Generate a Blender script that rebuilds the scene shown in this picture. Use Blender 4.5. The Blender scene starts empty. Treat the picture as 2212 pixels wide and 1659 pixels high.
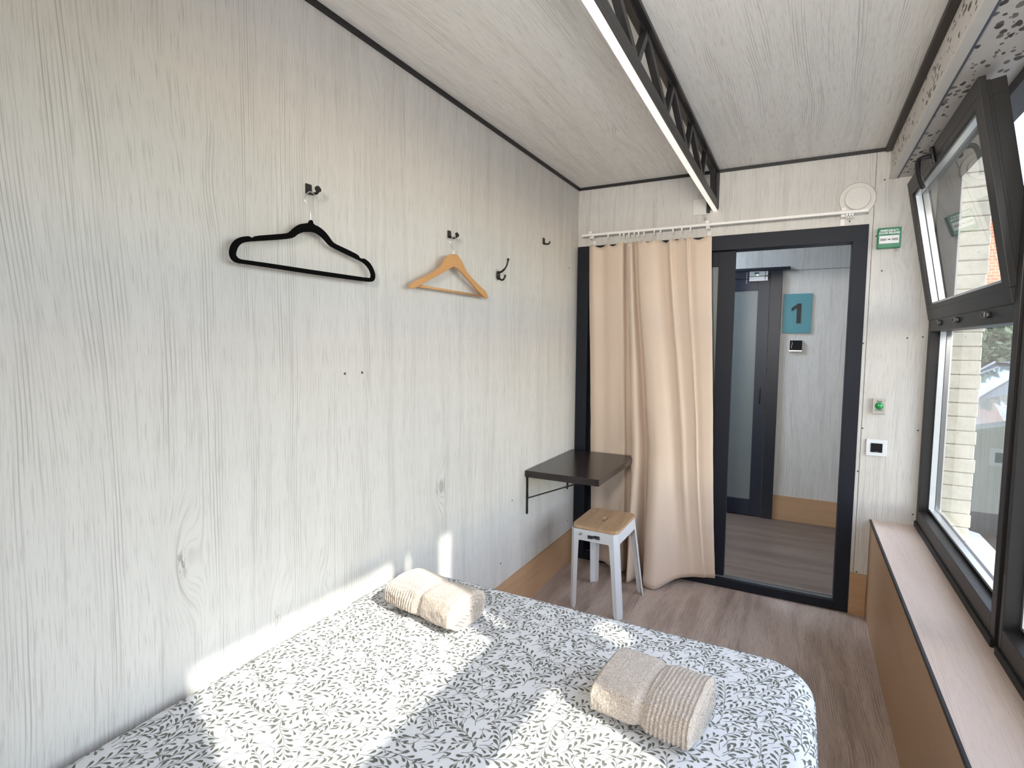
import bpy, bmesh, math, random
from mathutils import Vector, Matrix, noise as mnoise
random.seed(7)
C = bpy.context.scene.collection
SC = bpy.context.scene
PI = math.pi
# ---------------------------------------------------------------- camera
cam_d = bpy.data.cameras.new('camera'); cam = bpy.data.objects.new('camera', cam_d); C.objects.link(cam)
CX, CY, CZ = 1.31963, -3.40552, 1.45175
fw = Vector((-0.46644585, 0.88137205, -0.07491053)).normalized()
rt = Vector((0.88352113, 0.46831267, 0.00858274)).normalized()
up = rt.cross(fw)
M = Matrix((rt, up, -fw)).transposed().to_4x4(); M.translation = Vector((CX, CY, CZ))
cam.matrix_world = M
cam_d.sensor_width = 36.0; cam_d.lens = 1175.656/2212*36.0; cam_d.clip_start = 0.02; cam_d.clip_end = 300
SC.camera = cam
SC.view_settings.view_transform = 'Standard'; SC.view_settings.look = 'None'
SC.view_settings.gamma = 1.0; SC.view_settings.exposure = 1.22; SC.view_settings.use_curve_mapping = False
# ---------------------------------------------------------------- node helper
class NT:
    def __init__(s, nt): s.nt = nt; s.n = nt.nodes; s.l = nt.links
    def set(s, node, key, v):
        if v is None: return
        inp = node.inputs[key]
        if isinstance(v, bpy.types.NodeSocket): s.l.new(v, inp)
        else:
            if hasattr(inp.default_value, '__len__') and not hasattr(v, '__len__'): v = [v]*len(inp.default_value)
            if hasattr(v, '__len__') and len(inp.default_value) == 4 and len(v) == 3: v = (*v, 1)
            inp.default_value = v
    def math(s, op, a, b=None, c=None, clamp=False):
        m = s.n.new('ShaderNodeMath'); m.operation = op; m.use_clamp = clamp
        s.set(m, 0, a)
        if b is not None: s.set(m, 1, b)
        if c is not None: s.set(m, 2, c)
        return m.outputs[0]
    def comb(s, x, y, z):
        m = s.n.new('ShaderNodeCombineXYZ'); s.set(m, 0, x); s.set(m, 1, y); s.set(m, 2, z); return m.outputs[0]
    def pos(s):
        t = s.n.new('ShaderNodeTexCoord'); sp = s.n.new('ShaderNodeSeparateXYZ'); s.l.new(t.outputs['Object'], sp.inputs[0])
        return sp.outputs[0], sp.outputs[1], sp.outputs[2], t.outputs['Object']
    def noise(s, vec, scale=1, detail=2, rough=.5, dist=0, out='Fac'):
        m = s.n.new('ShaderNodeTexNoise'); s.set(m, 'Vector', vec); s.set(m, 'Scale', scale); s.set(m, 'Detail', detail)
        s.set(m, 'Roughness', rough); s.set(m, 'Distortion', dist); return m.outputs[out]
    def vor(s, vec, scale=1, rnd=1.0, out='Distance', feature='F1'):
        m = s.n.new('ShaderNodeTexVoronoi'); m.feature = feature; s.set(m, 'Vector', vec); s.set(m, 'Scale', scale); s.set(m, 'Randomness', rnd); return m.outputs[out]
    def ramp(s, f, a, b, smooth=True):
        m = s.n.new('ShaderNodeMapRange'); m.interpolation_type = 'SMOOTHSTEP' if smooth else 'LINEAR'; m.clamp = True
        s.set(m, 0, f); s.set(m, 1, a); s.set(m, 2, b); s.set(m, 3, 0.0); s.set(m, 4, 1.0); return m.outputs[0]
    def mix(s, f, a, b, mode='MIX'):
        m = s.n.new('ShaderNodeMix'); m.data_type = 'RGBA'; m.blend_type = mode
        s.set(m, 0, f); s.set(m, 6, a); s.set(m, 7, b); return m.outputs[2]
def mat(name):
    m = bpy.data.materials.new(name); m.use_nodes = True; nt = NT(m.node_tree)
    return m, nt, m.node_tree.nodes['Principled BSDF']
def bump(nt, b, h, strength=.2, dist=.001):
    n = nt.n.new('ShaderNodeBump'); nt.set(n, 'Strength', strength); nt.set(n, 'Distance', dist); nt.l.new(h, n.inputs['Height']); nt.l.new(n.outputs[0], b.inputs['Normal'])
def plain(name, col, rough=.5, metal=0, nz=0.06, nscale=40, bmp=0.0, spec=.5, coat=0, sheen=0):
    m, nt, b = mat(name)
    x, y, z, v = nt.pos()
    n = nt.noise(v, nscale, 3, .6)
    lo = [c*(1-nz) for c in col]; hi = [min(1, c*(1+nz)) for c in col]
    nt.set(b, 'Base Color', nt.mix(n, lo, hi)); nt.set(b, 'Roughness', rough); nt.set(b, 'Metallic', metal)
    nt.set(b, 'Specular IOR Level', spec)
    if coat: nt.set(b, 'Coat Weight', coat)
    if sheen: nt.set(b, 'Sheen Weight', sheen)
    if bmp: bump(nt, b, n, bmp, .001)
    return m
def wood(name, light, mid, dark, axis='z', F=1.0, rough=.55, knots=True, contrast=1.0, warp=1.0, seed=0.0, spec=.35, kd=.9, blotch=.35, stretch=1.0):
    """long-grained wood print: axis = direction of the grain"""
    m, nt, b = mat(name)
    x, y, z, v = nt.pos()
    if axis == 'z': al, ac = z, nt.math('ADD', x, y)
    elif axis == 'y': al, ac = y, nt.math('ADD', x, z)
    else: al, ac = x, nt.math('ADD', y, z)
    if stretch != 1.0: al = nt.math('MULTIPLY', al, stretch)
    ac = nt.math('ADD', ac, 3.17+seed)
    # knots bend the lines round them
    kv = nt.comb(nt.math('MULTIPLY', ac, 3.6*F), nt.math('MULTIPLY', al, 1.25*F), seed)
    kd_ = nt.vor(kv, 1.0, 1.0)
    kcol = nt.vor(kv, 1.0, 1.0, 'Color')
    sel = nt.ramp(nt.noise(kcol, 3.7, 0), .36, .40)
    kn = nt.math('MULTIPLY', nt.ramp(kd_, .26, 0.0), sel if knots else 0.0)
    w1 = nt.noise(nt.comb(nt.math('MULTIPLY', ac, 2.2*F), nt.math('MULTIPLY', al, .55*F), seed+1.3), 1.0, 1.5, .5)
    w2 = nt.noise(nt.comb(nt.math('MULTIPLY', ac, 9*F), nt.math('MULTIPLY', al, 2.2*F), seed+4.3), 1.0, 2, .5)
    r = nt.math('ADD', ac, nt.math('MULTIPLY', w1, .17*warp/F))
    r = nt.math('ADD', r, nt.math('MULTIPLY', w2, .012*warp/F))
    r = nt.math('ADD', r, nt.math('MULTIPLY', kn, .045/F))
    # groups of parallel ring lines
    rings = nt.math('SINE', nt.math('MULTIPLY', r, 760*F))
    rings = nt.math('POWER', nt.math('MULTIPLY_ADD', rings, .5, .5), 5.0)
    gmask = nt.ramp(nt.noise(nt.comb(nt.math('MULTIPLY', r, 14*F), nt.math('MULTIPLY', al, .9*F), seed+9), 1.0, 2, .5), .46, .60)
    lw = nt.ramp(nt.noise(nt.comb(nt.math('MULTIPLY', r, 60*F), nt.math('MULTIPLY', al, 2.5*F), seed+2), 1.0, 2, .5), .35, .6)
    rings = nt.math('MULTIPLY', nt.math('MULTIPLY', rings, gmask), lw)
    # long streaks
    st = nt.noise(nt.comb(nt.math('MULTIPLY', r, 110*F), nt.math('MULTIPLY', al, 1.9*F), seed+3), 1.0, 4, .62)
    streak = nt.ramp(st, .56, .76)
    # fine pores
    po = nt.noise(nt.comb(nt.math('MULTIPLY', r, 420*F), nt.math('MULTIPLY', al, 11*F), seed+5), 1.0, 3, .6)
    pore = nt.ramp(po, .50, .70)
    bl = nt.noise(nt.comb(nt.math('MULTIPLY', r, 16*F), nt.math('MULTIPLY', al, .8*F), seed+6), 1.0, 3, .55)
    knc = nt.math('MULTIPLY', nt.math('MULTIPLY', nt.ramp(kd_, .075, .02), sel if knots else 0.0),
                  nt.ramp(nt.noise(nt.comb(nt.math('MULTIPLY', ac, 160*F), nt.math('MULTIPLY', al, 45*F), seed), 1.0, 3), .42, .6))
    col = nt.mix(nt.math('MULTIPLY', nt.ramp(bl, .35, .7), blotch*contrast, clamp=True), light, mid)
    d = nt.math('MULTIPLY', rings, .74*contrast)
    d = nt.math('MAXIMUM', d, nt.math('MULTIPLY', streak, .60*contrast))
    d = nt.math('MAXIMUM', d, nt.math('MULTIPLY', pore, .42*contrast))
    d = nt.math('MAXIMUM', d, nt.math('MULTIPLY', knc, kd))
    d = nt.math('MINIMUM', d, 1.0)
    nt.set(b, 'Base Color', nt.mix(d, col, dark))
    nt.set(b, 'Roughness', rough); nt.set(b, 'Specular IOR Level', spec)
    bump(nt, b, nt.math('SUBTRACT', 1.0, d), .35, .0008)
    return m
# ---------------------------------------------------------------- world: blue sky with white clouds
SUN_T = Vector((-1.0, 0.42, -0.807)).normalized()      # the way the sunlight travels
w = bpy.data.worlds.new('sky'); SC.world = w; w.use_nodes = True
wt = NT(w.node_tree); bg = w.node_tree.nodes['Background']
tc = wt.n.new('ShaderNodeTexCoord')
sky = wt.n.new('ShaderNodeTexSky'); sky.sky_type = 'NISHITA'; sky.sun_disc = False; sky.sun_elevation = math.radians(38); sky.sun_rotation = math.atan2(1.0, -0.42)
sky.air_density = 1.0; sky.dust_density = 0.6; sky.ozone_density = 2.0
cl = wt.ramp(wt.noise(tc.outputs['Generated'], 2.4, 5, .55), .42, .62)
skyc = wt.mix(1.0, sky.outputs[0], (.22, .22, .22), 'MULTIPLY')
wt.set(bg, 'Color', wt.mix(wt.math('MULTIPLY', cl, .85), skyc, (1.30, 1.29, 1.29)))
bg.inputs['Strength'].default_value = 1.85
# ---------------------------------------------------------------- sun
sl = bpy.data.lights.new('sun', 'SUN'); so = bpy.data.objects.new('sun', sl); C.objects.link(so)
sl.energy = 3.5; sl.angle = math.radians(.9); sl.color = (1.0, .955, .88)
so.rotation_euler = SUN_T.to_track_quat('-Z', 'Y').to_euler(); so.location = (8, -6, 8)
# added unseen fill lamp: one face throws forward, one up to the ceiling
def area(name, loc, target, power, size, spread, col=(1, .955, .89)):
    l = bpy.data.lights.new(name, 'AREA'); l.shape = 'DISK'; l.size = size; l.energy = power; l.spread = math.radians(spread); l.color = col
    o = bpy.data.objects.new(name, l); C.objects.link(o); o.location = loc
    o.rotation_euler = (Vector(target)-Vector(loc)).to_track_quat('-Z', 'Y').to_euler(); return o
LA = area('fill_light_forward', (1.15, -3.99, 1.92), (1.05, 0, 1.25), 2.0, .34, 75)
LB = area('fill_light_up', (1.15, -3.97, 2.02), (1.0, -.6, 2.62), 4.2, .30, 80)
# the fill lamp added in the corridor is built with its fitting below

# ---------------------------------------------------------------- materials
WALL_L, WALL_M, WALL_D = (.655, .63, .59), (.575, .545, .505), (.30, .278, .25)
M_wall = wood('white_wood_wall_panel', WALL_L, WALL_M, WALL_D, 'z', 1.0, .5)
M_wall2 = wood('white_wood_corridor_panel', WALL_L, WALL_M, WALL_D, 'z', 1.0, .5, seed=2.3)
M_ceil = wood('white_wood_ceiling_panel', (.87, .84, .785), (.78, .745, .69), (.38, .355, .315), 'y', 1.0, .5, seed=5.1)
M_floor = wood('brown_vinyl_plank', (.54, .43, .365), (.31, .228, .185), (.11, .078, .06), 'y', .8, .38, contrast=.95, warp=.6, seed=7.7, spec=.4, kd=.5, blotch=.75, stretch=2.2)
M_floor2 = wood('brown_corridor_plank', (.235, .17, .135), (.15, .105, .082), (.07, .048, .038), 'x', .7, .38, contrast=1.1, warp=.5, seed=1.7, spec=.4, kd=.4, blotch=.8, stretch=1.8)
M_skirt = wood('oak_skirting', (.52, .32, .18), (.43, .255, .14), (.24, .14, .075), 'y', .8, .5, knots=False, contrast=.8, seed=8.8)
M_skirtx = wood('oak_skirting_across', (.52, .32, .18), (.43, .255, .14), (.24, .14, .075), 'x', .8, .5, knots=False, contrast=.8, seed=6.1)
M_sill = wood('light_oak_ledge_top', (.68, .54, .45), (.58, .45, .365), (.36, .26, .20), 'y', 1.3, .45, knots=False, contrast=.7, seed=3.9, warp=.5)
M_panel = wood('oak_ledge_front', (.47, .295, .175), (.38, .23, .13), (.25, .145, .075), 'y', .6, .5, knots=False, contrast=.55, seed=9.4, warp=.5)
M_black = plain('black_trim', (.012, .011, .012), .5)
M_frame = plain('anthracite_powder_coat', (.013, .015, .022), .5, nz=.12, nscale=300, spec=.22)
M_winfr = plain('dark_window_profile', (.024, .022, .021), .42, nz=.12, nscale=200, spec=.3)
M_gask = plain('black_gasket', (.006, .006, .006), .6)
M_truss = plain('black_painted_steel', (.020, .018, .018), .42, nz=.3, nscale=60, bmp=.2)
M_white = plain('white_plastic', (.82, .80, .77), .35, nz=.02)
M_whitem = plain('white_powder_coat', (.72, .74, .76), .35, nz=.03)
M_cream = plain('cream_plastic', (.74, .71, .66), .4, nz=.02)
M_chrome = plain('chrome_wire', (.75, .75, .75), .18, 1.0, nz=.02)
M_steel = plain('brushed_steel', (.50, .48, .45), .35, .9, nz=.08, nscale=120)
M_velvet = plain('black_velvet', (.004, .004, .004), .95, spec=.05, nz=.4, nscale=400)
M_hinge = plain('grey_hinge_metal', (.085, .085, .088), .4, .4)
M_hook = plain('black_hook_metal', (.010, .008, .008), .4)
M_green = plain('green_plastic', (.0, .17, .065), .35, nz=.05)
M_gbtn = plain('green_button', (.0, .28, .05), .12, nz=.1, coat=1)
M_dark = plain('black_rocker', (.010, .009, .011), .55, spec=.15)
M_ink = plain('dark_print', (.03, .03, .035), .6)
M_print = plain('white_print', (.8, .8, .8), .5)
M_teal = plain('teal_sign', (.0, .20, .25), .4, nz=.04)
M_shelf = plain('dark_brown_laminate', (.022, .015, .014), .25, nz=.25, nscale=25, spec=.5)
M_hang = wood('varnished_hanger_wood', (.60, .32, .125), (.54, .27, .10), (.36, .16, .05), 'y', 1.6, .3, knots=False, contrast=.6, seed=4.4)
M_seat = wood('oak_stool_seat', (.62, .42, .255), (.52, .33, .185), (.24, .13, .065), 'y', 1.1, .4, knots=False, contrast=1.5, seed=2.9, warp=.5)
M_screw = plain('dark_screw', (.08, .075, .07), .5, .5)
M_frost = plain('frosted_glass', (.165, .18, .175), .35, nz=.03, nscale=4)
M_lock = plain('silver_lock_box', (.42, .44, .46), .35, .6)
M_alu = plain('aluminium_spacer', (.62, .64, .65), .3, .7, nz=.05)
M_brick = None

def glass_mat():
    m = bpy.data.materials.new('window_glass'); m.use_nodes = True; nt = NT(m.node_tree)
    out = m.node_tree.nodes['Material Output']; m.node_tree.nodes.remove(m.node_tree.nodes['Principled BSDF'])
    tr = nt.n.new('ShaderNodeBsdfTransparent'); tr.inputs[0].default_value = (.90, .93, .93, 1)
    gl = nt.n.new('ShaderNodeBsdfGlossy'); gl.inputs['Roughness'].default_value = 0.004; gl.inputs[0].default_value = (1, 1, 1, 1)
    ge = nt.n.new('ShaderNodeNewGeometry'); dt = nt.n.new('ShaderNodeVectorMath'); dt.operation = 'DOT_PRODUCT'; nt.l.new(ge.outputs['Incoming'], dt.inputs[0]); nt.l.new(ge.outputs['Normal'], dt.inputs[1])
    f5 = nt.math('POWER', nt.math('SUBTRACT', 1.0, nt.math('ABSOLUTE', dt.outputs['Value'])), 5.0)
    fr = nt.math('MULTIPLY_ADD', f5, .90, .05)
    mx = nt.n.new('ShaderNodeMixShader'); nt.l.new(fr, mx.inputs[0]); nt.l.new(tr.outputs[0], mx.inputs[1]); nt.l.new(gl.outputs[0], mx.inputs[2])
    nt.l.new(mx.outputs[0], out.inputs[0]); return m
M_glass = glass_mat()
def emis(name, col, s):
    m, nt, b = mat(name); nt.set(b, 'Base Color', (.8, .8, .8)); nt.set(b, 'Emission Color', col); nt.set(b, 'Emission Strength', s); return m
M_led = emis('led_diffuser', (1.0, .87, .76), .30)
M_fill = emis('back_fill_diffuser', (1.0, .95, .90), 4.0)  # glowing face of the fill lamp added behind the camera
M_fill2 = emis('corridor_fill_diffuser', (.66, .80, 1.0), 21.0)  # glowing face of the added corridor fill lamp
M_gled = emis('green_led', (.2, 1, .35), 4.0)
def speckle():
    m, nt, b = mat('speckled_white_board')
    x, y, z, v = nt.pos()
    wv = nt.comb(nt.math('MULTIPLY', nt.math('ADD', x, z), 1.0), nt.math('MULTIPLY', y, .62), 0.0)
    nz_ = nt.noise(wv, 30, 2, .5, out='Color')
    vec = nt.n.new('ShaderNodeVectorMath'); vec.operation = 'MULTIPLY_ADD'; nt.l.new(nz_, vec.inputs[0]); vec.inputs[1].default_value = (.016, .016, 0); nt.l.new(wv, vec.inputs[2])
    d = nt.vor(vec.outputs[0], 50, 1.0); c = nt.vor(vec.outputs[0], 50, 1.0, 'Color')
    sp = nt.n.new('ShaderNodeSeparateColor'); nt.l.new(c, sp.inputs[0])
    thr = nt.math('MULTIPLY', nt.ramp(sp.outputs[0], .22, 1.0, False), .60)
    thr = nt.math('MULTIPLY', thr, nt.ramp(nt.noise(wv, 7, 1), .30, .42))
    msk = nt.ramp(nt.math('SUBTRACT', thr, d), -.02, .03)
    cc = nt.mix(sp.outputs[1], (.07, .055, .05), (.26, .22, .19))
    nt.set(b, 'Base Color', nt.mix(msk, nt.mix(nt.noise(v, 9, 3), (.58, .54, .49), (.70, .66, .61)), cc)); nt.set(b, 'Roughness', .6)
    return m
M_speck = speckle()
def fabric(name, c1, c2, scale=900):
    m, nt, b = mat(name); x, y, z, v = nt.pos()
    n = nt.noise(nt.comb(nt.math('MULTIPLY', x, 1.0), nt.math('MULTIPLY', y, 1.0), nt.math('MULTIPLY', z, .35)), scale, 2, .6)
    n2 = nt.noise(v, 5, 3, .5)
    nt.set(b, 'Base Color', nt.mix(nt.math('MULTIPLY_ADD', n2, .5, nt.math('MULTIPLY', n, .5)), c1, c2)); nt.set(b, 'Roughness', .9)
    nt.set(b, 'Sheen Weight', .25); nt.set(b, 'Specular IOR Level', .15)
    bump(nt, b, n, .3, .0006)
    return m
M_curt = fabric('beige_curtain_cloth', (.60, .475, .375), (.70, .565, .455))
def terry():
    m, nt, b = mat('terry_cloth'); x, y, z, v = nt.pos()
    n = nt.noise(v, 330, 3, .7); n3 = nt.noise(v, 130, 2, .6)
    nt.set(b, 'Base Color', nt.mix(nt.ramp(n, .32, .68), (.40, .315, .25), (.80, .685, .58))); nt.set(b, 'Roughness', 1.0)
    nt.set(b, 'Sheen Weight', .5); nt.set(b, 'Specular IOR Level', .05)
    bump(nt, b, nt.math('ADD', n, nt.math('MULTIPLY', n3, .6)), 1.0, .004)
    return m
M_terry = terry()
def sheet_mat():
    m, nt, b = mat('white_cotton_sheet'); x, y, z, v = nt.pos()
    n = nt.noise(v, 700, 2, .6); n2 = nt.noise(v, 6, 3, .6)
    nt.set(b, 'Base Color', nt.mix(n2, (.70, .70, .71), (.78, .78, .79))); nt.set(b, 'Roughness', .85); nt.set(b, 'Sheen Weight', .15)
    nt.set(b, 'Specular IOR Level', .2)
    bump(nt, b, n, .15, .0004); return m
M_sheet = sheet_mat()
M_leaf = plain('olive_leaf_print', (.155, .16, .135), .85, nz=.15, nscale=60, spec=.15)
def conc(name, a, c, s=6, rough=.85):
    m, nt, b = mat(name); x, y, z, v = nt.pos()
    n = nt.noise(v, s, 6, .65); nt.set(b, 'Base Color', nt.mix(nt.ramp(n, .3, .7), a, c)); nt.set(b, 'Roughness', rough); bump(nt, b, n, .3, .004); return m
M_brickp = conc('pale_brick', (.52, .475, .38), (.62, .57, .47), 26)
M_mortar = conc('pale_mortar', (.30, .27, .22), (.38, .34, .28), 40)
M_conc = conc('grey_concrete', (.34, .36, .38), (.46, .48, .50), 8)
M_asph = conc('asphalt', (.07, .073, .08), (.11, .113, .12), 20)

# ---------------------------------------------------------------- mesh helpers
def obj(name, bm, m, parent=None, loc=None, smooth=False, kind=None):
    me = bpy.data.meshes.new(name); bmesh.ops.recalc_face_normals(bm, faces=bm.faces[:]) if not getattr(bm, '_keep', False) else None
    bm.to_mesh(me); bm.free()
    for x in (m if isinstance(m, (list, tuple)) else [m]): me.materials.append(x)
    if smooth:
        for p in me.polygons: p.use_smooth = True
    o = bpy.data.objects.new(name, me); C.objects.link(o)
    if parent: o.parent = parent
    if loc: o.location = loc
    if kind: o['kind'] = kind
    return o
def empty(name, loc=(0, 0, 0), rot=(0, 0, 0), kind=None):
    o = bpy.data.objects.new(name, None); C.objects.link(o); o.location = loc; o.rotation_euler = rot; o.empty_display_size = .05
    if kind: o['kind'] = kind
    return o
def tag(o, label, cat, group=None):
    o['label'] = label; o['category'] = cat
    if group: o['group'] = group
    return o
def bx(bm, x0, x1, y0, y1, z0, z1, bev=0, seg=2):
    r = bmesh.ops.create_cube(bm, size=1); vs = r['verts']
    bmesh.ops.transform(bm, matrix=Matrix.Translation(((x0+x1)/2, (y0+y1)/2, (z0+z1)/2)) @ Matrix.Diagonal((abs(x1-x0), abs(y1-y0), abs(z1-z0), 1)), verts=vs)
    if bev:
        es = list({e for v in vs for e in v.link_edges})
        bmesh.ops.bevel(bm, geom=es, offset=bev, segments=seg, affect='EDGES', profile=.6)
    return bm
def box(*a, **k): return bx(bmesh.new(), *a, **k)
def tube(bm, pts, r, n=8, cap=True):
    pts = [Vector(p) for p in pts]; rr = r if hasattr(r, '__len__') else [r]*len(pts); rings = []
    ref = None
    for i, p in enumerate(pts):
        t = (pts[min(i+1, len(pts)-1)]-pts[max(i-1, 0)]).normalized()
        if ref is None: ref = Vector((0, 0, 1)) if abs(t.z) < .9 else Vector((1, 0, 0))
        a = t.cross(ref).normalized(); b_ = a.cross(t).normalized(); ref = b_
        rings.append([bm.verts.new(p+(a*math.cos(2*PI*k/n)+b_*math.sin(2*PI*k/n))*rr[i]) for k in range(n)])
    for A, B in zip(rings, rings[1:]):
        for k in range(n): bm.faces.new((A[k], A[(k+1) % n], B[(k+1) % n], B[k]))
    if cap: bm.faces.new(rings[0][::-1]); bm.faces.new(rings[-1])
    return bm
def smooth_path(pts, k=6):
    pts = [Vector(p) for p in pts]; out = []
    for i in range(len(pts)-1):
        p0, p1, p2, p3 = pts[max(i-1, 0)], pts[i], pts[i+1], pts[min(i+2, len(pts)-1)]
        for j in range(k):
            t = j/k
            out.append(.5*((2*p1)+(-p0+p2)*t+(2*p0-5*p1+4*p2-p3)*t*t+(-p0+3*p1-3*p2+p3)*t**3))
    out.append(pts[-1]); return out
def disc(bm, c, axis, r, h, n=40, bev=0, r2=None):
    axis = Vector(axis).normalized(); q = Vector((0, 0, 1)).rotation_difference(axis).to_matrix().to_4x4()
    res = bmesh.ops.create_cone(bm, cap_ends=True, segments=n, radius1=r, radius2=r if r2 is None else r2, depth=h, matrix=Matrix.Translation(Vector(c)+axis*h/2) @ q)
    return bm
def plate(loops, to3, thick_vec):
    """flat outline (first loop) with holes (the others), extruded by thick_vec"""
    bm = bmesh.new(); es = []
    for lp in loops:
        vs = [bm.verts.new(to3(*p)) for p in lp]
        es += [bm.edges.new((vs[i], vs[(i+1) % len(vs)])) for i in range(len(vs))]
    r = bmesh.ops.triangle_fill(bm, edges=es, use_beauty=True)
    fs = [f for f in r['geom'] if isinstance(f, bmesh.types.BMFace)]
    e = bmesh.ops.extrude_face_region(bm, geom=fs)
    bmesh.ops.translate(bm, vec=thick_vec, verts=[v for v in e['geom'] if isinstance(v, bmesh.types.BMVert)])
    return bm
def chaikin(p, n=2):
    for _ in range(n):
        q = []
        for i in range(len(p)):
            a, b_ = p[i], p[(i+1) % len(p)]
            q.append((a[0]*.75+b_[0]*.25, a[1]*.75+b_[1]*.25)); q.append((a[0]*.25+b_[0]*.75, a[1]*.25+b_[1]*.75))
        p = q
    return p
def text(name, s, size, m, parent, loc, rot, ext=.0004, bold=0):
    cu = bpy.data.curves.new(name, 'FONT'); cu.body = s; cu.size = size; cu.align_x = 'CENTER'; cu.align_y = 'CENTER'; cu.extrude = ext; cu.offset = bold
    t = bpy.data.objects.new(name, cu); C.objects.link(t)
    me = bpy.data.meshes.new_from_object(t.evaluated_get(bpy.context.evaluated_depsgraph_get()))
    C.objects.unlink(t); bpy.data.objects.remove(t)
    me.name = name; me.materials.clear(); me.materials.append(m)
    o = bpy.data.objects.new(name, me); C.objects.link(o); o.parent = parent; o.location = loc; o.rotation_euler = rot
    return o
FARROT = (PI/2, 0, 0)          # text on the far wall, facing the room
H = 2.457; YB = -4.15
S = 'structure'
# ================================================================ SETTING
obj('floor', box(0, 1.98, YB, 0.05, -.1, 0), M_floor, kind=S)
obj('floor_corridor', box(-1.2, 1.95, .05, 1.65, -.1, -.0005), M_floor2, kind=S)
obj('ceiling', box(0, 1.98, YB, .1, H, H+.12), M_ceil, kind=S)
wl = obj('wall_left', box(-.1, 0, YB, .1, 0, H+.1), M_wall, kind=S)
bm = bmesh.new(); bx(bm, 0, 1.98, 0, .1, 2.08, H); bx(bm, 1.604, 1.98, 0, .1, 0, 2.08)
wf = obj('wall_far', bm, M_wall, kind=S)
obj('seam', box(1.6205, 1.6225, -.0008, .02, 0.2, H-.01), M_ink, wf)
obj('wall_back', box(-.1, 1.98, YB-.1, YB, -.1, H+.1), M_wall, kind=S)
bm = bmesh.new(); bx(bm, 1.88, 1.98, YB, 0, 0, .52); bx(bm, 1.88, 1.98, YB, -3.47, .52, 2.3)
obj('wall_right', bm, M_wall, kind=S)
# screws in the panels
sc_far = [(1.638, 2.019), (1.517, 2.105), (1.671, 1.84), (1.796, 1.495), (1.608, 1.466), (1.616, .784), (1.626, 1.017), (1.875-.01, 1.025), (1.866, .587), (1.636, .234), (1.86, 1.5), (1.66, 2.3)]
scm = None
def screws(points, parent, axis):
    global scm
    for a, b_ in points:
        if scm is None:
            q = bmesh.new(); disc(q, (0, 0, 0), (0, -1, 0), .0042, .0012, 10); o = obj('screw', q, M_screw, parent, (0, 0, 0)); scm = o.data
        else:
            o = bpy.data.objects.new('screw', scm); C.objects.link(o); o.parent = parent
        if axis == 'y': o.location = (a, 0.0, b_)
        else: o.location = (0.0, a, b_); o.rotation_euler = (0, 0, PI/2)
screws(sc_far, wf, 'y')
screws([(-2.086, 1.347), (-2.006, 1.347), (-.15, 1.93), (-.11, .28), (-.9, .62+.0), (-1.02, .32)], wl, 'x')
# trims of the ceiling
obj('trim_1', box(0, .012, YB, 0, H-.016, H, ), M_black, kind=S)
obj('trim_2', box(.0, 1.68, -.012, 0, H-.016, H), M_black, kind=S)
M_brtrim = plain('dark_brown_trim', (.030, .020, .017), .5, nz=.6, nscale=70, bmp=.4)
obj('trim_3', box(1.655, 1.684, YB, -.012, H-.022, H, bev=.003), M_brtrim, kind=S)
bh = obj('wall_bulkhead', box(1.682, 1.98, YB, 0, 2.302, H), M_speck, kind=S)
obj('edge_strip', box(1.679, 1.712, YB, -.001, 2.299, 2.316, bev=.002), plain('cream_edge_strip', (.66, .62, .56), .5, nz=.08, nscale=20), bh)
obj('cable_line', box(1.713, 1.7185, YB, -.001, 2.2995, 2.304), plain('slate_blue_line', (.10, .115, .15), .5), bh)
# skirting
obj('baseboard_left', box(0, .012, YB, 0, 0, .211, bev=.001), M_skirt, kind=S)
obj('baseboard_far', box(1.606, 1.682, -.012, 0, 0, .226), M_skirtx, kind=S)
# boxed window ledge
lg = empty('trim_4', (1.68, -2, 0), kind=S)
def child(name, bm, m, p, **k):
    o = obj(name, bm, m, p, **k); o.matrix_parent_inverse = Matrix.Translation(-Vector(p.location)) if p.rotation_euler[:] == (0, 0, 0) else p.matrix_basis.inverted(); return o
child('front_panel', box(1.684, 1.70, YB, 0, 0, .522), M_panel, lg)
child('ledge_top', box(1.690, 1.882, YB, 0, .516, .531), M_sill, lg)
child('edge_profile', box(1.681, 1.690, YB, 0, .519, .532, bev=.001), M_black, lg)
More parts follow.
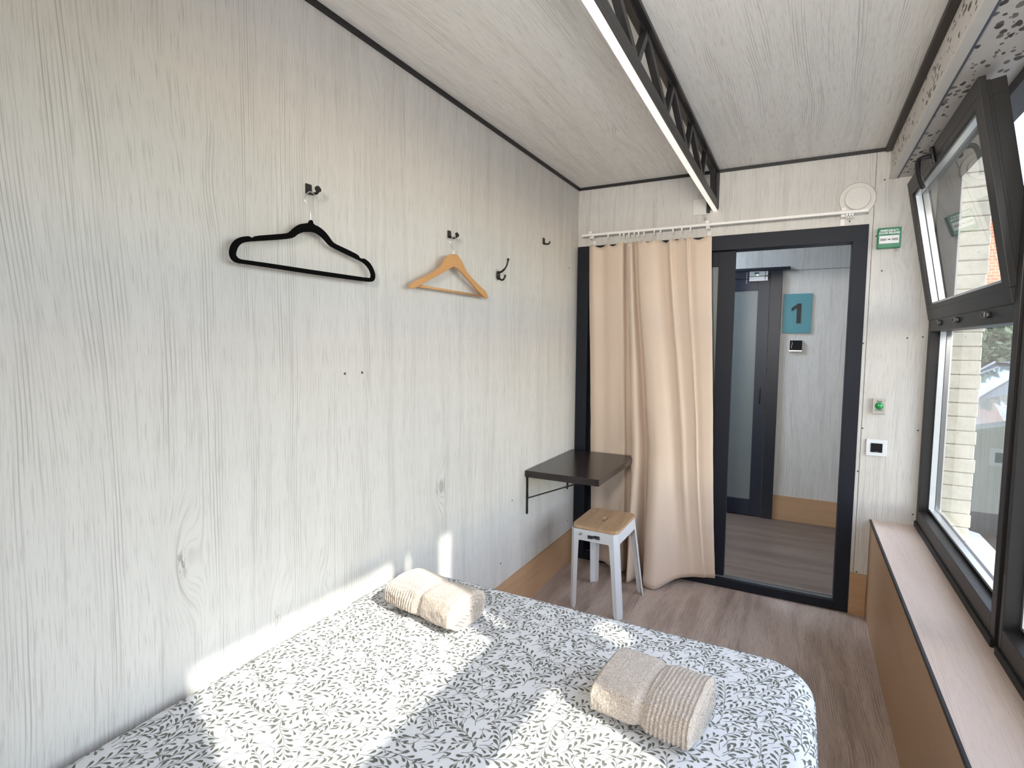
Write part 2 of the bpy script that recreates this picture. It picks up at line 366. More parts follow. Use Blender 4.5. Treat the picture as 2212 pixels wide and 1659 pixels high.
# ---------------------------------------------------------------- windows
def window(n, ya, yb, sash):
    """ya (near) < yb (far); sash: a bottom-hung upper light standing open, else a fixed one"""
    r = empty('window_%d' % n, (1.88, (ya+yb)/2, .53), kind=S)
    X0, X1 = 1.88, 1.965; fy = .045 if sash else .025; zt_, zh_ = (1.60, 2.262) if sash else (1.66, 2.205)
    b_ = bmesh.new()
    for (y0, y1, z0, z1) in ((yb-fy, yb, .556, 2.30), (ya, ya+fy, .556, 2.30), (ya+fy, yb-fy, .556, .622), (ya+fy, yb-fy, 1.527, zt_), (ya+fy, yb-fy, zh_, 2.30)):
        bx(b_, X0, X1, y0, y1, z0, z1, bev=.002)
    # inner step of the frame
    for (y0, y1, z0, z1) in ((yb-fy-.008, yb-fy, .63, 1.527), (ya+fy, ya+fy+.008, .63, 1.527), (ya+fy, yb-fy, .622, .632)):
        bx(b_, X0+.052, X1, y0, y1, z0, z1)
    child('frame', b_, M_winfr, r)
    child('base_profile', box(1.872, 1.96, ya, yb, .5305, .557, bev=.002), M_gask, r)
    def pane(bm, x, y0, y1, z0, z1): bm.faces.new([bm.verts.new(p) for p in ((x, y0, z0), (x, y1, z0), (x, y1, z1), (x, y0, z1))])
    g = bmesh.new(); pane(g, 1.945, ya+fy, yb-fy, .625, 1.527); child('glass', g, M_glass, r)
    sp = bmesh.new()
    bx(sp, 1.920, 1.9435, yb-fy-.0125, yb-fy-.0005, .633, 1.526); bx(sp, 1.920, 1.9435, ya+fy+.0005, ya+fy+.0125, .633, 1.526); bx(sp, 1.920, 1.9435, ya+fy+.013, yb-fy-.013, .6325, .6425)
    child('glazing_spacer', sp, M_alu, r)
    if not sash:
        g = bmesh.new(); pane(g, 1.925, ya+fy, yb-fy, zt_, zh_); child('upper_glass', g, M_glass, r); return r
    # bottom-hung sash of the upper light
    yl_, yh_ = -1.242, -.006; L = yh_-yl_-.008; tilt = -math.radians(10.05) if sash else 0
    s = empty('sash'); s.parent = r; s.matrix_parent_inverse = Matrix.Translation(-Vector(r.location))
    s.location = (X0-.004, (yl_+yh_)/2, 1.583); s.rotation_euler = (0, tilt, 0)
    Hs = .692; hw = L/2+.004; b_ = bmesh.new(); rw = .066
    def fr(x0, x1, o_, w_):
        bx(b_, x0, x1, -hw+o_, hw-o_, o_, w_, bev=.0015); bx(b_, x0, x1, -hw+o_, hw-o_, Hs-w_, Hs-o_, bev=.0015)
        bx(b_, x0, x1, -hw+o_, -hw+w_, w_, Hs-w_, bev=.0015); bx(b_, x0, x1, hw-w_, hw-o_, w_, Hs-w_, bev=.0015)
    fr(0, .020, 0, .050); fr(.0005, .026, .050, rw+.006); fr(.020, .032, .012, rw); fr(.030, .070, .014, rw-.006)
    so_ = obj('sash_frame', b_, M_winfr, r) if False else None
    me_o = obj('sash_frame', b_, M_winfr, r); me_o.matrix_parent_inverse = Matrix.Translation(-Vector(r.location)); me_o.location = s.location; me_o.rotation_euler = s.rotation_euler
    g = bmesh.new(); pane(g, .038, -hw+rw-.006, hw-rw+.006, rw-.006, Hs-rw+.006)
    go = obj('sash_glass', g, M_glass, r); go.matrix_parent_inverse = me_o.matrix_parent_inverse; go.location = s.location; go.rotation_euler = s.rotation_euler
    sp = bmesh.new()
    for (y0, y1, z0, z1) in ((hw-rw-.019, hw-rw-.0065, rw+.007, Hs-rw-.007), (-hw+rw+.0065, -hw+rw+.019, rw+.007, Hs-rw-.007), (-hw+rw+.02, hw-rw-.02, Hs-rw-.018, Hs-rw-.0065), (-hw+rw+.02, hw-rw-.02, rw+.0065, rw+.016)):
        bx(sp, .012, .0355, y0, y1, z0, z1)
    po = obj('sash_spacer', sp, M_alu, r); po.matrix_parent_inverse = me_o.matrix_parent_inverse; po.location = s.location; po.rotation_euler = s.rotation_euler
    # handle
    hb = bmesh.new(); yh = .02; zh = Hs-.040
    bx(hb, -.012, -.0005, yh-.016, yh+.016, zh-.034, zh+.034, bev=.003)
    tube(hb, smooth_path([(-.008, yh, zh), (-.040, yh, zh), (-.054, yh-.002, zh-.010), (-.060, yh-.010, zh-.045), (-.060, yh-.022, zh-.095), (-.054, yh-.028, zh-.125)], 5), .0095, 10)
    ho = obj('handle', hb, M_hook, me_o, smooth=True)
    C.objects.unlink(s); bpy.data.objects.remove(s)
    for f in (.16, .42, .76):
        yy = yb-fy-.02-(yb-ya-2*fy)*f; q = bmesh.new()
        bx(q, X0-.012, X0+.0005, yy-.040, yy+.040, 1.554, 1.569, bev=.005); bx(q, X0-.017, X0-.001, yy-.026, yy+.008, 1.550, 1.575, bev=.006)
        disc(q, (X0-.0165, yy-.009, 1.5625), (-1, 0, 0), .0065, .003, 14)
        child('hinge', q, M_hinge, r)
    return r
window(1, -1.290, 0.0, True)
obj('trim_5', box(1.888, 1.962, -1.330, -1.2905, .53, 2.30), M_gask, kind=S)
window(2, -2.6245, -1.3305, False)
window(3, -3.472, -2.625, False)
# ---------------------------------------------------------------- door between room and corridor
d = empty('door_1', (.8, .02, 0), kind=S)
b_ = bmesh.new()
bx(b_, .0015, .078, -.010, .10, 0, 2.0, bev=.002); bx(b_, 1.535, 1.604, -.010, .10, 0, 2.0, bev=.002); bx(b_, .0015, 1.604, -.010, .10, 1.998, 2.082, bev=.002)
bx(b_, .078, 1.535, -.010, .02, 0, .052, bev=.002); bx(b_, .078, 1.535, .02, .10, 0, .040)
child('door_frame', b_, M_frame, d)
b_ = bmesh.new(); bx(b_, .078, 1.535, .0225, .0255, .041, .054); bx(b_, .078, 1.535, .058, .061, .041, .056)
child('floor_track', b_, M_alu, d)
b_ = bmesh.new(); x0, x1, z0, z1 = .085, .962, .058, 1.996
bx(b_, x0, x0+.085, .030, .066, z0, z1, bev=.001); bx(b_, x1-.092, x1, .030, .066, z0, z1, bev=.001); bx(b_, x0+.085, x1-.092, .030, .066, z1-.085, z1, bev=.001); bx(b_, x0+.085, x1-.092, .030, .066, z0, z0+.085, bev=.001)
leaf = child('sliding_leaf', b_, M_frame, d)
g = obj('frosted_pane', box(x0+.085, x1-.092, .044, .052, z0+.085, z1-.085), M_frost, leaf)
# ---------------------------------------------------------------- corridor
YC = 1.59
wc = obj('wall_corridor', box(-1.2, 1.95, YC, YC+.1, 0, 2.6), M_wall2, kind=S)
obj('seam', box(-1.2, 1.95, YC-.0008, YC, 2.056, 2.059), M_ink, wc)
obj('wall_corridor_end', box(1.86, 1.96, .1, YC, 0, 2.6), M_wall2, kind=S)
obj('wall_corridor_left', box(-1.3, -1.2, .0, YC+.1, 0, 2.6), M_wall2, kind=S)
obj('wall_corridor_near', box(-1.2, -.1, 0, .1, 0, 2.6), M_wall2, kind=S)
obj('ceiling_corridor', box(-1.3, 1.96, .1, YC+.1, 2.6, 2.7), M_ceil, kind=S)
obj('baseboard_corridor', box(1.164, 1.86, YC-.012, YC, 0, .204), M_skirtx, kind=S)
d2 = empty('door_2', (.7, YC-.02, 0), kind=S)
b_ = bmesh.new()
bx(b_, 1.075, 1.163, YC-.035, YC-.0005, 0, 2.066, bev=.002); bx(b_, .20, .29, YC-.035, YC-.0005, 0, 2.066, bev=.002); bx(b_, .29, 1.075, YC-.035, YC-.0005, 2.0, 2.066, bev=.002); bx(b_, .15, 1.218, YC-.045, YC-.0005, 2.064, 2.086, bev=.001)
child('door_frame', b_, plain('black_blue_frame', (.008, .010, .018), .4), d2)
b_ = bmesh.new(); MN = plain('navy_black_leaf', (.010, .014, .028), .4)
for q in ((.985, 1.072, .008, 1.998), (.293, .38, .008, 1.998), (.38, .985, 1.904, 1.998), (.38, .985, .008, .143)):
    bx(b_, q[0], q[1], YC-.03, YC-.004, q[2], q[3], bev=.001)
l2 = child('door_leaf', b_, MN, d2)
obj('frosted_pane', box(.38, .985, YC-.022, YC-.014, .143, 1.904), M_frost, l2)
b_ = bmesh.new(); tube(b_, smooth_path([(1.033, YC-.03, 1.085), (1.033, YC-.055, 1.08), (1.033, YC-.06, 1.03), (1.033, YC-.055, .977), (1.033, YC-.03, .972)], 4), .006, 8)
obj('door_handle', b_, M_hook, l2, smooth=True)
b_ = bmesh.new(); bx(b_, .918, 1.035, YC-.062, YC-.032, 2.018, 2.056, bev=.001); bx(b_, .918, 1.035, YC-.062, YC-.032, 1.977, 2.014, bev=.001)
bx(b_, 1.038, 1.056, YC-.058, YC-.034, 2.020, 2.056); bx(b_, 1.038, 1.056, YC-.058, YC-.034, 1.979, 2.012)
lk = obj('magnetic_lock', b_, M_lock, l2)
obj('display', box(.955, .99, YC-.0635, YC-.0622, 2.034, 2.047), M_ink, lk)
b_ = bmesh.new(); disc(b_, (.978, YC-.0625, 2.026), (0, -1, 0), .005, .003, 12); obj('status_light', b_, M_gled, lk)
b_ = bmesh.new()
for k in range(5): bx(b_, .893, .899, YC-.0375, YC-.0325, 1.965+k*.019, 1.976+k*.019)
obj('contact_strip', b_, M_lock, l2)
# teal room sign and card reader, on the corridor wall
sg = empty('room_sign', (1.28, YC, 1.71)); tag(sg, 'teal rectangular room sign with a black numeral 1 on the corridor wall', 'sign')
obj('sign_board', box(-.104, .104, -.012, -.0005, -.158, .158, bev=.001), M_teal, sg)
one = [(.014, .082), (-.008, .082), (-.056, .046), (-.056, .018), (-.018, .046), (-.018, -.078), (.014, -.078)]
obj('numeral', plate([one], lambda a, c: (a+.014, -.0122, c-.002), Vector((0, -.005, 0))), M_ink, sg)
cr = empty('card_reader', (1.28, YC, 1.448)); tag(cr, 'small square black card reader on the corridor wall below the room sign', 'card reader')
obj('housing', box(-.048, .048, -.02, -.0005, -.046, .046, bev=.002), M_steel, cr)
obj('glass_face', box(-.044, .046, -.0235, -.0205, -.034, .045, bev=.001), M_dark, cr)
b_ = bmesh.new(); tube(b_, smooth_path([(-.028, -.0245, .035), (-.024, -.0245, .018), (-.030, -.0245, 0), (-.028, -.0245, -.02)], 4), .0022, 6); obj('light_mark', b_, M_lock, cr)
# fill lamp added on the corridor ceiling, out of view
cl_ = empty('fill_lamp_corridor', (-.1, .8, 2.6)); tag(cl_, 'added flat square fill lamp in the corridor, out of view above the door', 'fill lamp')
obj('fill_housing', box(-.3, .3, -.3, .3, -.03, -.001, bev=.004), M_white, cl_)
obj('fill_diffuser', box(-.28, .28, -.28, .28, -.036, -.0305), M_fill2, cl_)
# ================================================================ CEILING TRUSS + LED
tr = empty('ceiling_truss', (.85, -2, H)); tag(tr, 'black steel lattice truss running under the ceiling, with an LED strip beneath it', 'truss')
LEN0, LEN1 = YB, -.002
def sx(y): return .838-.010*y/1.0*.5      # slight sideways drift of the lower chord
def skewbox(bm, x0, x1, y0, y1, z0, z1, off):
    bx(bm, x0, x1, y0, y1, z0, z1, bev=.0015)
b_ = bmesh.new(); bx(b_, .815, .863, LEN0, LEN1, 2.441, H-.001, bev=.001); bx(b_, .832, .846, LEN0, LEN1, 2.425, 2.442); child('top_chord', b_, M_truss, tr)
def zo(y): return .005*min(y*y, 4.6)        # the lower chord is slightly cambered
def beam(bm, xa, xb, z0, z1):
    n = 24; prev = None
    for i in range(n+1):
        y = LEN1+(LEN0-LEN1)*i/n; o_ = zo(y)
        vs = [bm.verts.new((a, y, c+o_)) for a, c in ((xa, z0), (xb, z0), (xb, z1), (xa, z1))]
        if prev:
            for k in range(4): bm.faces.new((prev[k], prev[(k+1) % 4], vs[(k+1) % 4], vs[k]))
        else: bm.faces.new(vs[::-1])
        prev = vs
    bm.faces.new(prev); return bm
b_ = bmesh.new(); beam(b_, .832, .861, 2.2485, 2.277); child('bottom_chord', b_, M_truss, tr)
for k in range(9):
    yb_ = -.545-.404*k
    if yb_ < LEN0+.3: break
    for (yt, wd) in ((yb_+.135, .011), (yb_-.262, .013)):
        a = Vector((.848, yb_+(.012 if yt > yb_ else -.012), 2.275+zo(yb_))); c = Vector((.840, yt, 2.430)); t = (c-a).normalized()
        q = bmesh.new(); u = Vector((1, 0, 0)); v = t.cross(u).normalized(); hx = .011
        vs = []
        for P_ in (a, c):
            vs.append([q.verts.new(P_+u*sx_*hx+v*sv*wd) for sx_, sv in ((-1, -1), (1, -1), (1, 1), (-1, 1))])
        for i in range(4): q.faces.new((vs[0][i], vs[0][(i+1) % 4], vs[1][(i+1) % 4], vs[1][i]))
        q.faces.new(vs[0][::-1]); q.faces.new(vs[1]); child('strut', q, M_truss, tr)
q = bmesh.new(); tube(q, [(.845, -.115, 2.276), (.843, -.145, 2.43)], .014, 4); child('strut', q, M_truss, tr)
q = bmesh.new(); bx(q, .836, .864, -.016, -.001, 2.24, 2.44); bx(q, .796, .818, -.012, -.001, 2.218, 2.30, bev=.005); child('wall_bracket', q, M_truss, tr)
led = empty('led_light', (.83, -2, 2.26)); tag(led, 'thin white LED light bar glowing along the underside of the black truss', 'light strip')
q = bmesh.new(); beam(q, .832, .861, 2.229, 2.248); child('led_channel', q, M_truss, led)
q = bmesh.new(); beam(q, .8335, .858, 2.2262, 2.2292); child('led_diffuser', q, M_led, led)
wlp = empty('fill_lamp_back', (1.15, YB, 1.95)); tag(wlp, 'added white drum fill lamp on the back wall, unseen behind the camera', 'wall lamp')  # added drum that carries the two fill lights, never in view
q = bmesh.new(); disc(q, (0, .001, 0), (0, 1, 0), .19, .13, 40); obj('fill_drum', q, M_white, wlp)
q = bmesh.new(); disc(q, (0, .1315, 0), (0, 1, 0), .175, .006, 40); obj('fill_diffuser', q, M_fill, wlp)
for o_ in (LA, LB): o_.parent = wlp; o_.matrix_parent_inverse = Matrix.Translation(-Vector(wlp.location))
# ================================================================ FAR WALL THINGS
v = empty('air_vent', (1.546, 0, 2.215)); tag(v, 'round white air valve with a raised disc, above the door frame corner', 'air vent')
q = bmesh.new(); disc(q, (0, -.0005, 0), (0, -1, 0), .0855, .010, 64, r2=.0800); obj('outer_ring', q, M_cream, v, smooth=False)
q = bmesh.new(); disc(q, (0, -.011, 0), (0, -1, 0), .050, .006, 48); disc(q, (0, -.0165, 0), (0, -1, 0), .0585, .010, 64, r2=.0555); obj('valve_disc', q, M_cream, v)
sw = empty('blank_switch_plate', (.762, 0, 2.258)); tag(sw, 'blank white square cover plate high on the wall beside the truss end', 'switch plate')
obj('plate_frame', box(-.040, .040, -.008, -.0005, -.045, .045, bev=.002), M_cream, sw)
obj('centre_panel', box(-.027, .027, -.0105, -.0082, -.030, .030, bev=.001), M_cream, sw)
gb = empty('door_release_box', (1.6905, 0, 2.0)); tag(gb, 'green emergency door release box with a white glass panel on the far wall', 'call point')
obj('housing', box(-.050, .050, -.032, -.0005, -.050, .052, bev=.003), M_green, gb)
obj('white_panel', box(-.042, .042, -.0335, -.0322, -.027, .012), M_print, gb)
text('lettering', 'EMERGENCY', .0135, M_print, gb, (0, -.0328, .037), FARROT, .0005, .0004)
text('lettering', 'DOOR RELEASE', .0125, M_print, gb, (0, -.0328, .0245), FARROT, .0005, .0004)
b_ = bmesh.new()
for k in range(7):
    for s_ in (-1, 1): bx(b_, s_*(.0145+k*.0035)-.001, s_*(.0145+k*.0035)+.001, -.0342, -.0336, -.0115, -.0035)
for z_ in (-.013, -.002):
    bx(b_, -.040, -.012, -.0341, -.0336, z_-.0004, z_+.0004); bx(b_, .012, .040, -.0341, -.0336, z_-.0004, z_+.0004)
disc(b_, (0, -.0336, -.0075), (0, -1, 0), .0035, .0008, 12)
for s_ in (-1, 1):
    for z_ in (-1, 1):
        tube(b_, [(s_*.012, -.034, -.0075+z_*.005), (s_*.003, -.034, -.0075)], .0005, 4)
obj('printed_symbol', b_, M_ink, gb)
eb = empty('exit_button', (1.6915, 0, 1.139)); tag(eb, 'steel exit button plate with a round green push button, beside the door frame', 'button')
obj('back_box', box(-.028, .026, -.018, -.0005, -.036, .040, bev=.001), M_steel, eb)
obj('face_plate', box(-.0285, .0285, -.0205, -.0183, -.040, .042, bev=.001), M_steel, eb)
q = bmesh.new(); disc(q, (0, -.0207, .003), (0, -1, 0), .0185, .004, 32)
q2 = bmesh.ops.create_uvsphere(q, u_segments=24, v_segments=12, radius=.0165); bmesh.ops.transform(q, matrix=Matrix.Translation((0, -.0245, .003)) @ Matrix.Diagonal((1, .5, 1, 1)), verts=q2['verts'])
obj('push_button', q, M_gbtn, eb, smooth=True)
text('lettering', 'PRESS', .0095, M_ink, eb, (0, -.0209, .0258), FARROT, .0003, .0003)
text('lettering', 'TO EXIT', .0095, M_ink, eb, (0, -.0209, -.0195), FARROT, .0003, .0003)
for z_ in (.036, -.032):
    q = bmesh.new(); disc(q, (0, -.0207, z_), (0, -1, 0), .0035, .001, 12); bx(q, -.003, .003, -.0222, -.0216, z_-.0004, z_+.0004); obj('screw', q, M_steel, eb)
ls = empty('light_switch', (1.692, 0, .9195)); tag(ls, 'white square light switch with a black centre, below the exit button', 'light switch')
obj('switch_frame', box(-.046, .046, -.010, -.0005, -.0435, .0435, bev=.002), M_whitem, ls)
obj('rocker', box(-.026, .026, -.0125, -.0102, -.024, .024, bev=.001), M_dark, ls)
obj('label_mark', box(-.006, .006, -.0129, -.0126, -.021, -.0203), M_print, ls)
# ---------------------------------------------------------------- curtain rail
RY = -.072
cr_ = empty('curtain_rail', (.82, RY, 2.14)); tag(cr_, 'thin white curtain rail above the door, with clear hooks and gliders', 'curtain rail')
child('rail', box(.054, 1.592, RY-.009, RY+.009, 2.131, 2.1455, bev=.002), M_white, cr_)
for x_ in (.112, .816, 1.484):
    q = bmesh.new(); bx(q, x_-.010, x_+.010, RY-.011, RY+.012, 2.1457, 2.160, bev=.001); bx(q, x_-.010, x_+.010, RY+.0092, RY+.0125, 2.118, 2.158); bx(q, x_-.010, x_+.010, RY+.011, -.001, 2.118, 2.1225); bx(q, x_-.0095, x_+.0095, -.0035, -.0005, 2.085, 2.128)
    child('bracket', q, M_white, cr_)
HX = [.128, .226, .302, .326, .358, .390, .418, .450, .512, .549, .622, .673, .722, .818]
ht = [2.066]*len(HX)
hk = None
for x_ in HX+[1.50, 1.512, 1.524]:
    if hk is None:
        q = bmesh.new(); bx(q, -.004, .004, -.004, .004, -.010, .0005)
        tube(q, [(0, .0, -.008)]+[(0.0055*math.sin(a), 0, -.018-.007*math.cos(a)) for a in [k*PI/4 for k in range(1, 8)]], .0011, 5)
        hk = child('glider', q, M_white, cr_); hkm = hk.data; P0 = hk.matrix_parent_inverse.copy(); hk.location = (x_, RY, 2.1305)
    else:
        o = bpy.data.objects.new('glider', hkm); C.objects.link(o); o.parent = cr_; o.matrix_parent_inverse = P0; o.location = (x_, RY, 2.1305)
# ---------------------------------------------------------------- curtain
# control points: x top, y top, x mid, y mid (z about .75), x bottom, y bottom, z of the hem
CP = [(.100, -.060, .122, -.030, .150, -.028, .035), (.135, -.085, .160, -.044, .185, -.045, .030), (.190, -.070, .215, -.038, .240, -.052, .028), (.235, -.084, .265, -.048, .290, -.085, .025),
      (.285, -.092, .318, -.050, .345, -.095, .022), (.322, -.090, .355, -.052, .385, -.120, .020), (.331, -.045, .364, -.030, .398, -.050, .018), (.347, -.040, .385, -.028, .420, -.050, .018), (.352, -.085, .404, -.028, .430, -.160, .018),
      (.372, -.100, .420, -.110, .446, -.245, .012), (.383, -.098, .458, -.122, .478, -.180, .015), (.388, -.052, .485, -.060, .500, -.080, .02), (.402, -.048, .500, -.055, .520, -.070, .02), (.410, -.070, .520, -.090, .530, -.150, .014),
      (.424, -.098, .535, -.135, .545, -.232, .010), (.470, -.106, .585, -.150, .615, -.245, .006), (.520, -.098, .635, -.130, .680, -.150, .028), (.560, -.066, .668, -.100, .720, -.100, .040),
      (.590, -.068, .700, -.104, .760, -.078, .046), (.612, -.102, .725, -.114, .790, -.066, .050), (.635, -.075, .748, -.104, .815, -.056, .051), (.690, -.090, .790, -.106, .845, -.050, .052), (.712, -.102, .806, -.112, .862, -.046, .053),
      (.718, -.074, .811, -.098, .868, -.040, .053), (.760, -.084, .842, -.100, .890, -.036, .055), (.820, -.080, .880, -.094, .915, -.030, .056), (.842, -.076, .893, -.088, .922, -.026, .056)]
def cr1(v, t):
    i = min(int(t), len(v)-2); f = t-i
    p0, p1, p2, p3 = v[max(i-1, 0)], v[i], v[i+1], v[min(i+2, len(v)-1)]
    return .5*((2*p1)+(-p0+p2)*f+(2*p0-5*p1+4*p2-p3)*f*f+(-p0+3*p1-3*p2+p3)*f**3)
cols = [[c[k] for c in CP] for k in range(7)]
NU, NV = (len(CP)-1)*9, 70
q = bmesh.new(); grid = []
def quad3(a, m_, b_, s):     # a at s=0 (top), m_ at s=.62, b_ at s=1
    L0 = (s-.62)*(s-1)/((0-.62)*(0-1)); L1 = s*(s-1)/(.62*(.62-1)); L2 = s*(s-.62)/(1*(1-.62))
    return a*L0+m_*L1+b_*L2
def piece(a, m_, b_, s):
    if s < .62:
        f = s/.62; f = f*f*(3-2*f)*.5+f*.5; return a+(m_-a)*f
    f = (s-.62)/.38; return m_+(b_-m_)*(f*.6+f*f*.4)
for i in range(NU+1):
    t = i/NU*(len(CP)-1); c = [cr1(cols[k], t) for k in range(7)]
    # sag of the heading between the hooks
    xt = c[0]; near = [h for h in HX]; lo = max([h for h in near if h <= xt], default=None); hi = min([h for h in near if h >= xt], default=None)
    if lo is None or hi is None: sag = .004
    else:
        g_ = hi-lo; sag = (0.30*min(g_, .075))*math.sin(PI*(xt-lo)/max(g_, 1e-4))
    ztop = 2.078-sag*(.6 if c[1] > -.06 else 1.0); row = []
    for j in range(NV+1):
        s = j/NV; x_ = piece(c[0], c[2], c[4], s); y_ = piece(c[1], c[3], c[5], s)
        z_ = ztop+(c[6]-ztop)*s
        wob = mnoise.noise(Vector((x_*5, z_*2.3, 1)))*.006*min(1, s*3)+mnoise.noise(Vector((x_*12, z_*9, 4)))*.0022*min(1, s*2)
        if z_ < .80 and z_ > .66 and x_ < .43: wob = min(wob, 0)*0
        if s > .966: y_ -= .0022
        row.append(q.verts.new((x_+wob*.5, min(y_+wob, -.016), z_)))
    grid.append(row)
for i in range(NU):
    for j in range(NV): q.faces.new((grid[i][j], grid[i+1][j], grid[i+1][j+1], grid[i][j+1]))
cu = obj('curtain', q, M_curt, smooth=True); tag(cu, 'beige floor-length curtain gathered over the left half of the door', 'curtain')
md = cu.modifiers.new('solid', 'SOLIDIFY'); md.thickness = .0016; md.offset = 0
# hem line and side turn-backs
# ================================================================ LEFT WALL THINGS
A = [(-2.2466,1.8061),(-2.2381,1.8078),(-2.2344,1.7964),(-2.2139,1.7935),(-2.1914,1.7835),(-2.1751,1.7707),(-2.1603,1.7563),(-2.1415,1.7517),(-2.0992,1.744),(-2.0512,1.7339),(-2.0456,1.7253),(-2.0341,1.7242),(-2.0243,1.7269),(-2.0008,1.7178),(-1.9849,1.7032),(-1.9738,1.685),(-1.9719,1.6712),(-1.9774,1.6593),(-1.9897,1.6533),(-2.0098,1.6521),(-2.1367,1.6505),(-2.2672,1.6504),(-2.3812,1.6512),(-2.4577,1.6514),(-2.4841,1.6508),(-2.4968,1.6558),(-2.5034,1.6654),(-2.5046,1.6778),(-2.499,1.6954),(-2.4869,1.7099),(-2.4701,1.7196),(-2.4506,1.7251),(-2.4445,1.7223),(-2.4358,1.7229),(-2.4294,1.7293),(-2.3787,1.7413),(-2.329,1.7535),(-2.3175,1.7595),(-2.3027,1.7739),(-2.2848,1.7867),(-2.2667,1.7933),(-2.2499,1.797)]
B = [(-2.2489,1.7724),(-2.227,1.7746),(-2.2048,1.7675),(-2.1887,1.7578),(-2.1723,1.7455),(-2.1555,1.7405),(-2.0995,1.7283),(-2.04,1.7166),(-2.0207,1.711),(-2.0011,1.6984),(-1.9901,1.6831),(-1.9887,1.6693),(-1.9976,1.6644),(-2.1364,1.6635),(-2.2669,1.6625),(-2.3809,1.6626),(-2.4574,1.6616),(-2.479,1.6614),(-2.4883,1.6676),(-2.4885,1.676),(-2.4841,1.6883),(-2.4754,1.7002),(-2.4584,1.7088),(-2.4055,1.7204),(-2.3519,1.7323),(-2.318,1.7408),(-2.3034,1.748),(-2.2914,1.7583),(-2.2734,1.767)]
bh_ = empty('clothes_hanger', (.03, -2.242, 1.807)); tag(bh_, 'black velvet clothes hanger on the wall hook nearest the camera', 'hanger')
def wchild(name, bm, m, p, **k):
    o = obj(name, bm, m, p, **k); o.matrix_parent_inverse = Matrix.Translation(-Vector(p.location)); return o
bd = wchild('hanger_body', plate([chaikin(A, 1), chaikin(B, 1)], lambda y, z: (.0265, y, z), Vector((.007, 0, 0))), M_velvet, bh_)
Wp = [(-2.2425,1.8050),(-2.2429,1.8309),(-2.2442,1.8391),(-2.2613,1.8544),(-2.2624,1.8672),(-2.2555,1.8795),(-2.2415,1.8889),(-2.2213,1.8829),(-2.2073,1.8708),(-2.205,1.868)]
q = bmesh.new(); tube(q, [(.03, y, z) for y, z in smooth_path([(a, b2, 0) for a, b2 in Wp], 4) and [(p[0], p[1]) for p in smooth_path([(a, b2, 0) for a, b2 in Wp], 4)]], .0017, 8); wchild('wire_hook', q, M_chrome, bh_, smooth=True)
CC = [(-1.5296,1.8114),(-1.5008,1.8169),(-1.4802,1.8127),(-1.4562,1.7963),(-1.4379,1.7788),(-1.4161,1.7547),(-1.3716,1.7343),(-1.3052,1.7081),(-1.2742,1.6969),(-1.2497,1.6901),(-1.2317,1.6755),(-1.2222,1.6588),(-1.2351,1.6527),(-1.2599,1.6606),(-1.3152,1.6808),(-1.3715,1.712),(-1.4347,1.7392),(-1.5042,1.7687),(-1.5523,1.7466),(-1.6074,1.7212),(-1.6601,1.6984),(-1.7206,1.671),(-1.7498,1.6578),(-1.7829,1.648),(-1.7893,1.6541),(-1.7827,1.6649),(-1.7567,1.6822),(-1.7293,1.6916),(-1.7229,1.6947),(-1.6703,1.7171),(-1.6073,1.7478),(-1.5856,1.7662),(-1.569,1.7874),(-1.5523,1.8024)]
wh = empty('clothes_hanger', (.03, -1.505, 1.815)); tag(wh, 'varnished wooden clothes hanger with a crossbar, hanging on the wall', 'hanger')
CC2 = [(y, z) for y, z in CC]
hb_ = wchild('hanger_body', plate([chaikin(CC2, 1)], lambda y, z: (.020-.09*(abs(y+1.5042)**1.6)*.6+.012, y, z), Vector((.012, 0, 0))), M_hang, wh)
bv = hb_.modifiers.new('bevel', 'BEVEL'); bv.width = .003; bv.segments = 2; bv.limit_method = 'ANGLE'; bv.angle_limit = math.radians(50)
q = bmesh.new(); tube(q, [(.026, -1.742, 1.6653), (.026, -1.250, 1.6634)], .0048, 10); wchild('crossbar', q, M_hang, wh, smooth=True)
Ep = [(-1.5090,1.8150),(-1.5113,1.8277),(-1.5211,1.8422),(-1.5319,1.8549),(-1.5331,1.8675),(-1.5211,1.8791),(-1.5008,1.8865),(-1.4862,1.8819),(-1.4773,1.8736)]
q = bmesh.new(); tube(q, [(.038, p[0], p[1]) for p in smooth_path([(a, b2, 0) for a, b2 in Ep], 4)], .0018, 8); wchild('wire_hook', q, M_chrome, wh, smooth=True)
def wall_hook(y, z, s, label):
    r = empty('wall_hook', (0, y, z)); tag(r, label, 'hook')
    obj('hook_plate', box(0.0005, .0045, -.011*s, .011*s, -.016*s, .014*s, bev=.001), M_hook, r)
    q = bmesh.new(); tube(q, smooth_path([(.003, 0, -.012*s), (.022, 0, -.017*s), (.036, 0, -.016*s), (.042, 0, -.008*s)], 4), .0045*s, 10)
    disc(q, (.038, 0, -.007*s), (1, 0, .35), .0095*s, .007, 20); obj('peg', q, M_hook, r, smooth=False); return r
wall_hook(-2.2235, 1.905, 1.0, 'small black wall hook holding the black velvet hanger')
wall_hook(-1.4872, 1.903, 1.0, 'small black wall hook holding the wooden hanger')
r = empty('wall_hook', (0, -.546, 2.031)); tag(r, 'small empty black wall hook highest on the wall, close to the far corner', 'hook')
obj('hook_plate', box(.0005, .005, -.0125, .0125, -.018, .017, bev=.001), M_hook, r)
q = bmesh.new(); tube(q, smooth_path([(.003, 0, -.014), (.022, 0, -.018), (.036, 0, -.016), (.041, 0, -.004)], 4), [.005]*13, 8); obj('peg', q, M_hook, r, smooth=True)
ch = empty('coat_hook', (0, -1.076, 1.779)); tag(ch, 'black double-arm coat hook with a long curved upper arm, right of the wooden hanger', 'coat hook')
